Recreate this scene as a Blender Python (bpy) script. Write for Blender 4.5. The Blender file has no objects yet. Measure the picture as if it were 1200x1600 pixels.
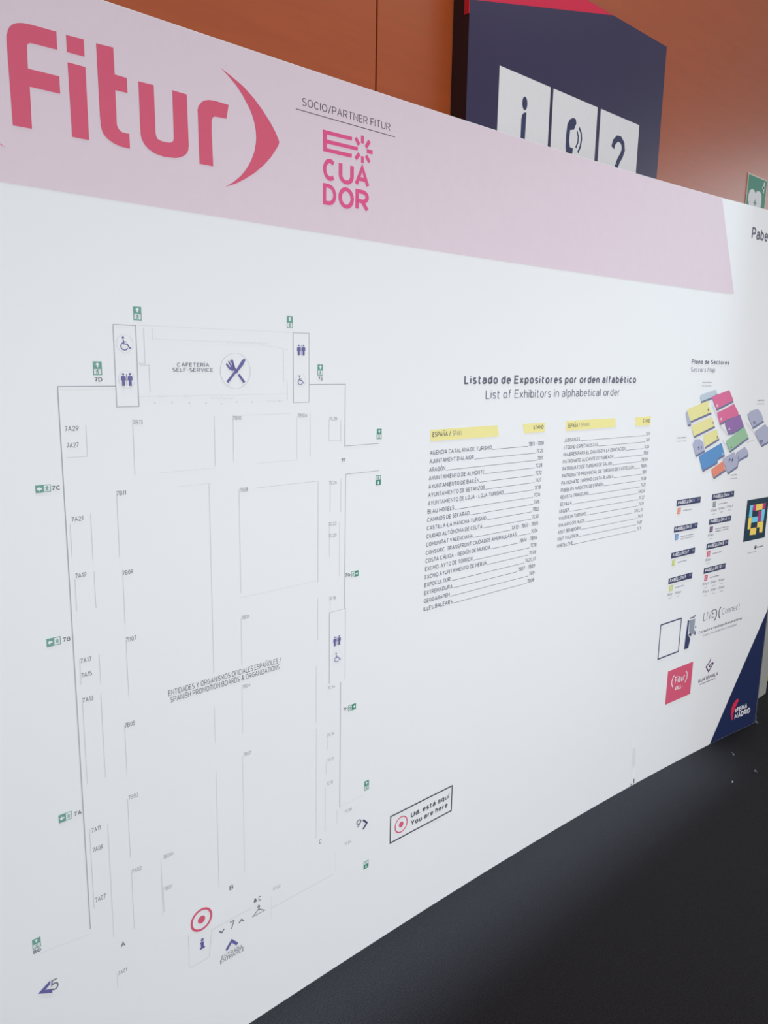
import bpy, math, random
from mathutils import Vector, Matrix

# ------------------------------------------------------------------ camera, world, light, exposure
SC = bpy.context.scene
COL = SC.collection
random.seed(7)
cd = bpy.data.cameras.new('camera')
cam = bpy.data.objects.new('camera', cd)
COL.objects.link(cam)
CR = Vector((0.729260, -0.684019, 0.017252)); CU = Vector((0.116098, 0.148547, 0.982067)); CF = Vector((0.674315, 0.714179, -0.187743))
cam.matrix_world = Matrix(((CR.x, CU.x, -CF.x, 0), (CR.y, CU.y, -CF.y, -1.538437), (CR.z, CU.z, -CF.z, 1.745980), (0, 0, 0, 1)))
cd.sensor_fit = 'VERTICAL'
cd.sensor_height = 36.0
cd.lens = 36.0 * 1220.01 / 1600.0
cd.clip_start = 0.05
SC.camera = cam

world = bpy.data.worlds.new('hall_ambience')
SC.world = world
world.use_nodes = True
world.node_tree.nodes['Background'].inputs[0].default_value = (0.97, 0.98, 1.0, 1)
world.node_tree.nodes['Background'].inputs[1].default_value = 0.27

def area(name, loc, target, sx, sy, power, color=(1, 1, 1)):
    l = bpy.data.lights.new(name, 'AREA'); l.shape = 'RECTANGLE'; l.size = sx; l.size_y = sy
    l.energy = power; l.color = color
    o = bpy.data.objects.new(name, l); COL.objects.link(o)
    o.location = loc
    o.rotation_euler = (Vector(target) - Vector(loc)).to_track_quat('-Z', 'Y').to_euler()
    return o

area('hall_light', (2.1, -4.2, 1.4), (1.9, 0, 1.2), 3.4, 1.6, 131, (1.0, 0.99, 1.0))
area('added_wall_fill', (3.2, -0.3, 5.4), (3.4, 1.1, 2.6), 7.0, 0.6, 34, (1.0, 0.94, 0.88))  # added fill to brighten the orange wall, not a known fixture
area('added_side_fill', (13.0, -1.7, 2.4), (4.0, 0.6, 2.2), 5.0, 4.8, 180, (0.88, 0.94, 1.0))  # no known window: added cool fill for the pale haze on wall and sign
floor_glow = area('added_floor_glow', (1.75, -0.20, 4.6), (1.75, -0.09, 0.0), 3.2, 0.04, 9, (0.66, 0.86, 1.0))  # added narrow beam, stands in for bluish lens glare along the board foot
floor_glow.data.spread = math.radians(8)


SC.view_settings.view_transform = 'Standard'
SC.view_settings.look = 'None'
SC.view_settings.gamma = 1.0
SC.view_settings.use_curve_mapping = False
SC.view_settings.exposure = 0.0

# ------------------------------------------------------------------ helpers
def s2l(c):
    c /= 255.0
    return c / 12.92 if c <= 0.04045 else ((c + 0.055) / 1.055) ** 2.4

def rgb(r, g, b):
    return (s2l(r), s2l(g), s2l(b), 1)

def material(name, col, rough=0.5, spec=0.5, scale=40.0, amount=0.05, bump=0.0, bscale=200.0, stretch=(1, 1, 1), metal=0.0):
    m = bpy.data.materials.new(name); m.use_nodes = True
    nt = m.node_tree; b = nt.nodes['Principled BSDF']
    tc = nt.nodes.new('ShaderNodeTexCoord'); mp = nt.nodes.new('ShaderNodeMapping')
    mp.inputs['Scale'].default_value = stretch
    nt.links.new(tc.outputs['Object'], mp.inputs[0])
    n = nt.nodes.new('ShaderNodeTexNoise'); n.inputs['Scale'].default_value = scale; n.inputs['Detail'].default_value = 5
    nt.links.new(mp.outputs[0], n.inputs['Vector'])
    r = nt.nodes.new('ShaderNodeValToRGB')
    r.color_ramp.elements[0].position = 0.3; r.color_ramp.elements[1].position = 0.7
    r.color_ramp.elements[0].color = tuple(max(0, c * (1 - amount)) for c in col[:3]) + (1,)
    r.color_ramp.elements[1].color = tuple(min(1, c * (1 + amount)) for c in col[:3]) + (1,)
    nt.links.new(n.outputs[0], r.inputs[0]); nt.links.new(r.outputs[0], b.inputs['Base Color'])
    b.inputs['Roughness'].default_value = rough
    b.inputs['Specular IOR Level'].default_value = spec
    b.inputs['Metallic'].default_value = metal
    if bump:
        n2 = nt.nodes.new('ShaderNodeTexNoise'); n2.inputs['Scale'].default_value = bscale; n2.inputs['Detail'].default_value = 3
        bp = nt.nodes.new('ShaderNodeBump'); bp.inputs['Strength'].default_value = bump; bp.inputs['Distance'].default_value = 0.01
        nt.links.new(mp.outputs[0], n2.inputs['Vector']); nt.links.new(n2.outputs[0], bp.inputs['Height'])
        nt.links.new(bp.outputs[0], b.inputs['Normal'])
    return m

INK = {}
def ink(k):
    if k not in INK:
        r, g, b = PALETTE[k]
        INK[k] = material('print_' + k, rgb(r, g, b), 0.55, 0.25, 30.0, 0.01)
    return INK[k]

PALETTE = dict(white=(242, 243, 247), board=(239, 241, 243), blush=(226, 210, 220), crimson=(217, 92, 121), pink=(226, 88, 140),
               dark=(88, 84, 96), ink=(108, 106, 124), slate=(118, 120, 134), line=(213, 215, 219), faint=(227, 229, 233), outline=(178, 180, 188),
               violet=(104, 102, 160), navy=(30, 42, 84), night=(62, 68, 104), yellow=(243, 234, 158), green=(72, 148, 124), teal=(112, 166, 152),
               hall_yellow=(235, 228, 158), hall_pink=(222, 110, 154), hall_purple=(150, 112, 172), hall_green=(156, 200, 162),
               hall_blue=(94, 148, 202), hall_orange=(232, 142, 118), hall_grey=(178, 182, 206), hall_pale=(192, 206, 216), side=(118, 124, 156),
               cyan=(120, 212, 240), magenta=(196, 52, 130), sun=(250, 218, 104), tealblack=(34, 60, 78), olive=(206, 216, 120),
               greygreen=(130, 144, 140), plum=(100, 66, 110), brightred=(222, 44, 80), phone=(150, 160, 176), crack=(120, 108, 100), grey=(160, 162, 174))

def link(name, me, mats, parent=None, label=None):
    for m in mats: me.materials.append(m)
    o = bpy.data.objects.new(name, me); COL.objects.link(o)
    if parent: o.parent = parent
    if label: o['label'] = label
    return o

def tag(o, label, cat, group=None):
    o['label'] = label; o['category'] = cat
    if group: o['group'] = group

def empty(name, loc):
    o = bpy.data.objects.new(name, None); COL.objects.link(o); o.location = loc
    bpy.context.view_layer.update()
    return o

def box(bmv, bmf, x0, x1, y0, y1, z0, z1):
    k = len(bmv)
    bmv += [(x0, y0, z0), (x1, y0, z0), (x1, y1, z0), (x0, y1, z0), (x0, y0, z1), (x1, y0, z1), (x1, y1, z1), (x0, y1, z1)]
    bmf += [(k, k+3, k+2, k+1), (k+4, k+5, k+6, k+7), (k, k+1, k+5, k+4), (k+1, k+2, k+6, k+5), (k+2, k+3, k+7, k+6), (k+3, k, k+4, k+7)]

def box_obj(name, ext, mat, parent=None, bevel=0.0, label=None):
    v, f = [], []
    box(v, f, *ext)
    me = bpy.data.meshes.new(name); me.from_pydata(v, [], f)
    o = link(name, me, [mat], parent, label)
    if bevel:
        bv = o.modifiers.new('bevel', 'BEVEL'); bv.width = bevel; bv.segments = 2
    return o

# the long board bows very slightly: its face lies at y = bow(x)
def bow(x):
    d = x - 1.0
    return -0.013568 * d * d + -0.002217 * d ** 3

# ------------------------------------------------------------------ lettering: one skeleton per character, stroked to any weight
GL = {
 'A':(.66,"0,0 .5,1 1,0|.17,.33 .83,.33"),'B':(.56,"0,0 0,1 .55,1 @.55,.765,.4,.235,90,-90 0,.53|.55,.53 @.58,.265,.42,.265,90,-90 0,0"),
 'C':(.64,"@.52,.5,.52,.5,48,312"),'D':(.62,"0,0 0,1 .4,1 @.42,.5,.58,.5,90,-90 0,0"),'E':(.48,"1,1 0,1 0,0 1,0|0,.52 .88,.52"),
 'F':(.46,"1,1 0,1 0,0|0,.5 .88,.5"),'G':(.66,"@.5,.5,.5,.5,48,345 1,.48 .55,.48"),'H':(.6,"0,0 0,1|1,0 1,1|0,.52 1,.52"),
 'I':(.02,"0,0 0,1"),'J':(.42,"1,1 @.5,.28,.5,.28,0,-170"),'K':(.56,"0,0 0,1|1,1 0,.42|.3,.6 1,0"),'L':(.44,"0,1 0,0 1,0"),
 'M':(.74,"0,0 0,1 .5,.3 1,1 1,0"),'N':(.6,"0,0 0,1 1,0 1,1"),'O':(.68,"@.5,.5,.5,.5,0,360"),'P':(.54,"0,0 0,1 .5,1 @.55,.72,.45,.28,90,-90 0,.44"),
 'Q':(.68,"@.5,.5,.5,.5,0,360|.62,.28 1,-.06"),'R':(.56,"0,0 0,1 .5,1 @.55,.73,.43,.27,90,-90 0,.46|.5,.46 1,0"),
 'S':(.52,"@.5,.745,.46,.255,35,270 @.5,.245,.5,.245,90,-145"),'T':(.56,"0,1 1,1|.5,1 .5,0"),'U':(.6,"0,1 @.5,.36,.5,.36,180,360 1,1"),
 'V':(.62,"0,1 .5,0 1,1"),'W':(.9,"0,1 .25,0 .5,.85 .75,0 1,1"),'X':(.58,"0,0 1,1|0,1 1,0"),'Y':(.58,"0,1 .5,.45 1,1|.5,.45 .5,0"),
 'Z':(.54,"0,1 1,1 0,0 1,0"),
 'a':(.42,"0,.6 @.5,.5,.48,.2,140,0 1,0|1,.4 .4,.4 @.35,.2,.35,.2,90,270 .6,0 1,.16"),'b':(.44,"0,1 0,0|@.5,.35,.5,.35,180,-180"),
 'c':(.42,"@.5,.35,.5,.35,45,315"),'d':(.44,"1,1 1,0|@.5,.35,.5,.35,0,360"),'e':(.44,"0,.36 1,.36 @.5,.35,.5,.35,0,310"),
 'f':(.3,".3,0 .3,.8 @.75,.8,.42,.2,180,80|0,.68 .9,.68"),'g':(.44,"@.5,.35,.5,.35,0,360|1,.7 1,0 @.5,-.05,.5,.22,0,-150"),
 'h':(.42,"0,0 0,1|0,.35 @.5,.4,.5,.3,180,0 1,0"),'i':(.02,"0,0 0,.7|0,.9 0,1"),'j':(.1,"1,.7 1,-.1 0,-.26|1,.9 1,1"),'k':(.4,"0,0 0,1|1,.7 0,.28|.3,.4 1,0"),
 'l':(.02,"0,0 0,1"),'m':(.7,"0,0 0,.7|0,.4 @.25,.45,.25,.25,180,0 .5,0|.5,.4 @.75,.45,.25,.25,180,0 1,0"),'n':(.42,"0,0 0,.7|0,.35 @.5,.4,.5,.3,180,0 1,0"),
 'o':(.46,"@.5,.35,.5,.35,0,360"),'p':(.44,"0,.7 0,-.3|@.5,.35,.5,.35,180,-180"),'q':(.44,"1,.7 1,-.3|@.5,.35,.5,.35,0,360"),
 'r':(.26,"0,0 0,.7|0,.35 @.7,.4,.7,.3,180,75"),'s':(.36,"@.5,.52,.46,.18,30,270 @.5,.17,.5,.17,90,-150"),'t':(.3,".3,.95 @.8,.2,.5,.2,180,280|0,.68 .95,.68"),
 'u':(.42,"0,.7 @.5,.3,.5,.3,180,360 1,.7|1,.7 1,0"),'v':(.44,"0,.7 .5,0 1,.7"),'w':(.66,"0,.7 .25,0 .5,.6 .75,0 1,.7"),'x':(.42,"0,0 1,.7|0,.7 1,0"),
 'y':(.44,"0,.7 .5,0|1,.7 .35,-.3"),'z':(.4,"0,.7 1,.7 0,0 1,0"),
 '0':(.5,"@.5,.5,.5,.5,0,360"),'1':(.22,"0,.78 1,1 1,0"),'2':(.48,"@.5,.7,.5,.3,165,-20 0,0 1,0"),'3':(.48,"@.46,.745,.46,.255,140,-90 @.5,.25,.5,.25,90,-145"),
 '4':(.54,".72,0 .72,1 0,.28 1,.28"),'5':(.48,".9,1 .12,1 .06,.55 @.48,.32,.52,.32,120,-150"),'6':(.5,".85,1 @.5,.3,.5,.3,140,500"),'7':(.48,"0,1 1,1 .35,0"),
 '8':(.5,"@.5,.75,.44,.25,-90,270|@.5,.26,.5,.26,90,450"),'9':(.5,".15,0 @.5,.7,.5,.3,-40,320"),
 '.':(.02,"0,0 0,.15"),',':(.06,"1,.04 0,-.14"),'-':(.26,"0,.42 1,.42"),'_':(.5,"0,-.06 1,-.06"),'/':(.34,"0,-.08 1,1.05"),'(':(.2,"@1,.5,1,.62,125,235"),')':(.2,"@0,.5,1,.62,55,-55"),
 "'":(.02,"0,.75 0,1"),'&':(.6,"1,0 .2,.75 @.42,.8,.22,.2,180,0 @.4,.25,.4,.25,100,330 1,.5"),'?':(.44,"@.5,.72,.5,.28,170,-60 .5,.42 .5,.28|.5,.05 .5,0"),
 ' ':(.2,""),
}
ACC = {'Á':('A',1),'É':('E',1),'Í':('I',1),'Ó':('O',1),'Ú':('U',1),'á':('a',0),'é':('e',0),'í':('i',0),'ó':('o',0),'ú':('u',0),'Ñ':('N',2),'ñ':('n',3)}

def strokes_of(path):
    out = []
    for pl in path.split('|'):
        pts = []
        for t in pl.split():
            if t[0] == '@':
                cx, cy, rx, ry, a0, a1 = map(float, t[1:].split(','))
                n = max(3, int(abs(a1 - a0) / 24))
                for i in range(n + 1):
                    a = math.radians(a0 + (a1 - a0) * i / n)
                    pts.append((cx + rx * math.cos(a), cy + ry * math.sin(a)))
            else:
                x, y = t.split(','); pts.append((float(x), float(y)))
        q = []
        for p in pts:
            if not q or abs(p[0] - q[-1][0]) + abs(p[1] - q[-1][1]) > 1e-5: q.append(p)
        if len(q) > 1: out.append(q)
    return out

def stroke_quads(pts, w):
    """outline of a polyline of width w with mitred corners, as quads"""
    closed = abs(pts[0][0] - pts[-1][0]) + abs(pts[0][1] - pts[-1][1]) < 1e-4 and len(pts) > 3
    if closed: pts = pts[:-1]
    n = len(pts); L = []; R = []
    for i in range(n):
        p = pts[i]
        a = pts[i-1] if (i > 0 or closed) else None
        b = pts[(i+1) % n] if (i < n-1 or closed) else None
        def nrm(u, v):
            dx, dy = v[0]-u[0], v[1]-u[1]; l = math.hypot(dx, dy) or 1
            return (-dy/l, dx/l)
        if a is None: m = nrm(p, b); k = 1
        elif b is None: m = nrm(a, p); k = 1
        else:
            n1 = nrm(a, p); n2 = nrm(p, b); m = (n1[0]+n2[0], n1[1]+n2[1]); l = math.hypot(*m)
            if l < 1e-3: m = n1; k = 1
            else:
                m = (m[0]/l, m[1]/l); k = min(1.0 / max(1e-3, m[0]*n1[0]+m[1]*n1[1]), 2.0)
        L.append((p[0]+m[0]*k*w/2, p[1]+m[1]*k*w/2)); R.append((p[0]-m[0]*k*w/2, p[1]-m[1]*k*w/2))
    rng = range(n) if closed else range(n-1)
    return [(R[i], R[(i+1) % n], L[(i+1) % n], L[i]) for i in rng]

def clip(poly, k, v, keep_less):
    out = []
    for i in range(len(poly)):
        a, b = poly[i-1], poly[i]
        ia = (a[k] <= v) == keep_less; ib = (b[k] <= v) == keep_less
        if ia != ib:
            t = (v - a[k]) / (b[k] - a[k]); out.append((a[0] + (b[0]-a[0])*t, a[1] + (b[1]-a[1])*t))
        if ib: out.append(b)
    return out

LAYER = 0.0002
class Print:
    """collects flat printed shapes on a surface and links them as one mesh"""
    def __init__(s, surf): s.v = []; s.f = []; s.m = []; s.mats = []; s.surf = surf
    def face(s, pts, col, layer):
        if len(pts) < 3: return
        ar = sum(pts[i-1][0]*pts[i][1] - pts[i][0]*pts[i-1][1] for i in range(len(pts)))
        if abs(ar) < 1e-10: return
        if ar < 0: pts = list(pts)[::-1]
        if col not in s.mats: s.mats.append(col)
        k = len(s.v); s.v += [s.surf(x, z, layer) for x, z in pts]
        s.f.append(tuple(range(k, k+len(pts)))); s.m.append(s.mats.index(col))
    def poly(s, pts, col, layer=2):
        n = len(pts); w = max(p[0] for p in pts) - min(p[0] for p in pts)
        cr = [(pts[i-1][0]-pts[i-2][0])*(pts[i][1]-pts[i-1][1]) - (pts[i-1][1]-pts[i-2][1])*(pts[i][0]-pts[i-1][0]) for i in range(n)]
        if w > 0.05 and (min(cr) >= 0 or max(cr) <= 0): s.sheet(pts, col, layer, 0.04)
        else: s.face(pts, col, layer)
    def sheet(s, pts, col, layer=1, step=0.12):
        x = min(p[0] for p in pts); x1 = max(p[0] for p in pts); rest = list(pts)
        while x < x1:
            x += step
            s.face(clip(rest, 0, x, True), col, layer); rest = clip(rest, 0, x, False)
            if len(rest) < 3: break
    def line(s, pts, w, col, layer=2):
        q = [pts[0]]
        for a, b in zip(pts, pts[1:]):
            n = max(1, int(abs(b[0]-a[0]) / 0.12))
            q += [(a[0]+(b[0]-a[0])*i/n, a[1]+(b[1]-a[1])*i/n) for i in range(1, n+1)]
        for f in stroke_quads(q, w): s.face(f, col, layer)
    def disc(s, x, z, rx, rz, col, layer=2, n=28):
        s.face([(x+rx*math.cos(2*math.pi*i/n), z+rz*math.sin(2*math.pi*i/n)) for i in range(n)], col, layer)
    def ring(s, x, z, r, w, col, layer=2, n=32):
        s.line([(x+r*math.cos(2*math.pi*i/n), z+r*math.sin(2*math.pi*i/n)) for i in range(n+1)], w, col, layer)
    def text(s, t, x, z, width, cap, wt, col, layer=2):
        gap = 0.13; pen = 0; out = []
        for ch in t:
            base, acc = ACC.get(ch, (ch, None))
            W, path = GL.get(base, GL['-'])
            if ch == ' ': pen += 0.34; continue
            for st in strokes_of(path):
                out += stroke_quads([(pen + wt/2 + p[0]*W, wt/2 + p[1]*(1-wt)) for p in st], wt)
            if acc is not None:
                c = pen + wt/2 + W/2; y = 0.84 if acc in (0, 3) else 1.1
                if acc < 2: out += stroke_quads([(c-.04, y), (c+.12, y+.16)], wt*.8)
                else: out += stroke_quads([(c-.16, y), (c-.05, y+.09), (c+.05, y+.02), (c+.16, y+.1)], wt*.7)
            pen += W + wt + gap
        pen -= gap
        sx = (width / pen) if width else cap
        for q in out: s.face([(x + p[0]*sx, z + p[1]*cap) for p in q], col, layer)
        return pen * sx
    def build(s, name, parent=None, label=None):
        me = bpy.data.meshes.new(name)
        me.from_pydata(s.v, [], s.f)
        me.polygons.foreach_set('material_index', s.m)
        return link(name, me, [ink(c) for c in s.mats], parent, label)
    def run(s, ops):
        for o in ops:
            k = o[0]
            if k == 't': s.text(o[1], o[2]/1e4, o[3]/1e4, o[4]/1e4, o[5]/1e4, o[6], o[7], o[8])
            else:
                pts = [(o[1][i]/1e4, o[1][i+1]/1e4) for i in range(0, len(o[1]), 2)]
                if k == 'p': s.poly(pts, o[2], o[3])
                elif k == 's': s.sheet(pts, o[2], o[3])
                elif k == 'l': s.line(pts, o[4]/1e4, o[2], o[3])
                elif k == 'd': s.disc(pts[0][0], pts[0][1], pts[1][0], pts[1][1], o[2], o[3])
                elif k == 'r': s.ring(pts[0][0], pts[0][1], pts[1][0], pts[1][1], o[2], o[3])

def on_board(x, z, layer): return (x, bow(x) - layer * LAYER, z)
SIGN_Y = 1.10
WALL_Y = 1.20
def on_sign(x, z, layer): return (x, SIGN_Y - layer * LAYER, z)
AED_Y = WALL_Y - 0.006
def on_aed(x, z, layer): return (x, AED_Y - layer * LAYER, z)
SURF = dict(board=on_board, sign=on_sign, aed=on_aed)

# ------------------------------------------------------------------ the setting
M_carpet = material('carpet', rgb(38, 35, 38), 0.6, 0.04, 260.0, 0.6, 0.6, 420.0)
_b = M_carpet.node_tree.nodes['Principled BSDF']
_b.inputs['Sheen Weight'].default_value = 0.03
_b.inputs['Sheen Roughness'].default_value = 0.25
_b.inputs['Sheen Tint'].default_value = (0.62, 0.82, 1.0, 1)
box_obj('floor', (-3.0, 9.0, -7.0, WALL_Y + 0.1, -0.05, 0.0), M_carpet)['kind'] = 'structure'

M_wood = material('orange_veneer', rgb(178, 84, 38), 0.36, 0.75, 3.0, 0.04, 0.0, 60.0, (1.0, 1.0, 9.0))
M_gap = material('panel_gap', rgb(92, 30, 16), 0.8, 0.2)
wall = box_obj('wall_back', (-3.0, 9.4, WALL_Y + 0.03, WALL_Y + 0.13, 0.0, 5.2), M_gap)
wall['kind'] = 'structure'
xs = [-2.414, 2.4928, 7.4, 9.4]
for a, b in zip(xs, xs[1:]):
    box_obj('panel', (a + 0.004, b - 0.004, WALL_Y, WALL_Y + 0.03, 0.0, 5.2), M_wood, wall, 0.002)

# ------------------------------------------------------------------ the map board
M_board = material('board_white', rgb(*PALETTE['board']), 0.5, 0.3, 2.0, 0.006)
X0, X1, H, TH = -1.6, 3.885, 2.40, 0.03
n = 140; v = []; f = []
for i in range(n + 1):
    x = X0 + (X1 - X0) * i / n; y = bow(x)
    v += [(x, y, 0), (x, y, H), (x, y + TH, H), (x, y + TH, 0)]
for i in range(n):
    a = 4 * i; b = a + 4
    for j in range(4):
        f.append((a + j, b + j, b + (j+1) % 4, a + (j+1) % 4))
f += [(3, 2, 1, 0), (4*n, 4*n+1, 4*n+2, 4*n+3)]
me = bpy.data.meshes.new('map_board'); me.from_pydata(v, [], f)
board = link('map_board', me, [M_board])
tag(board, 'long white floor plan board with pale pink header and crimson wordmark, standing on dark carpet', 'board')

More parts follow.
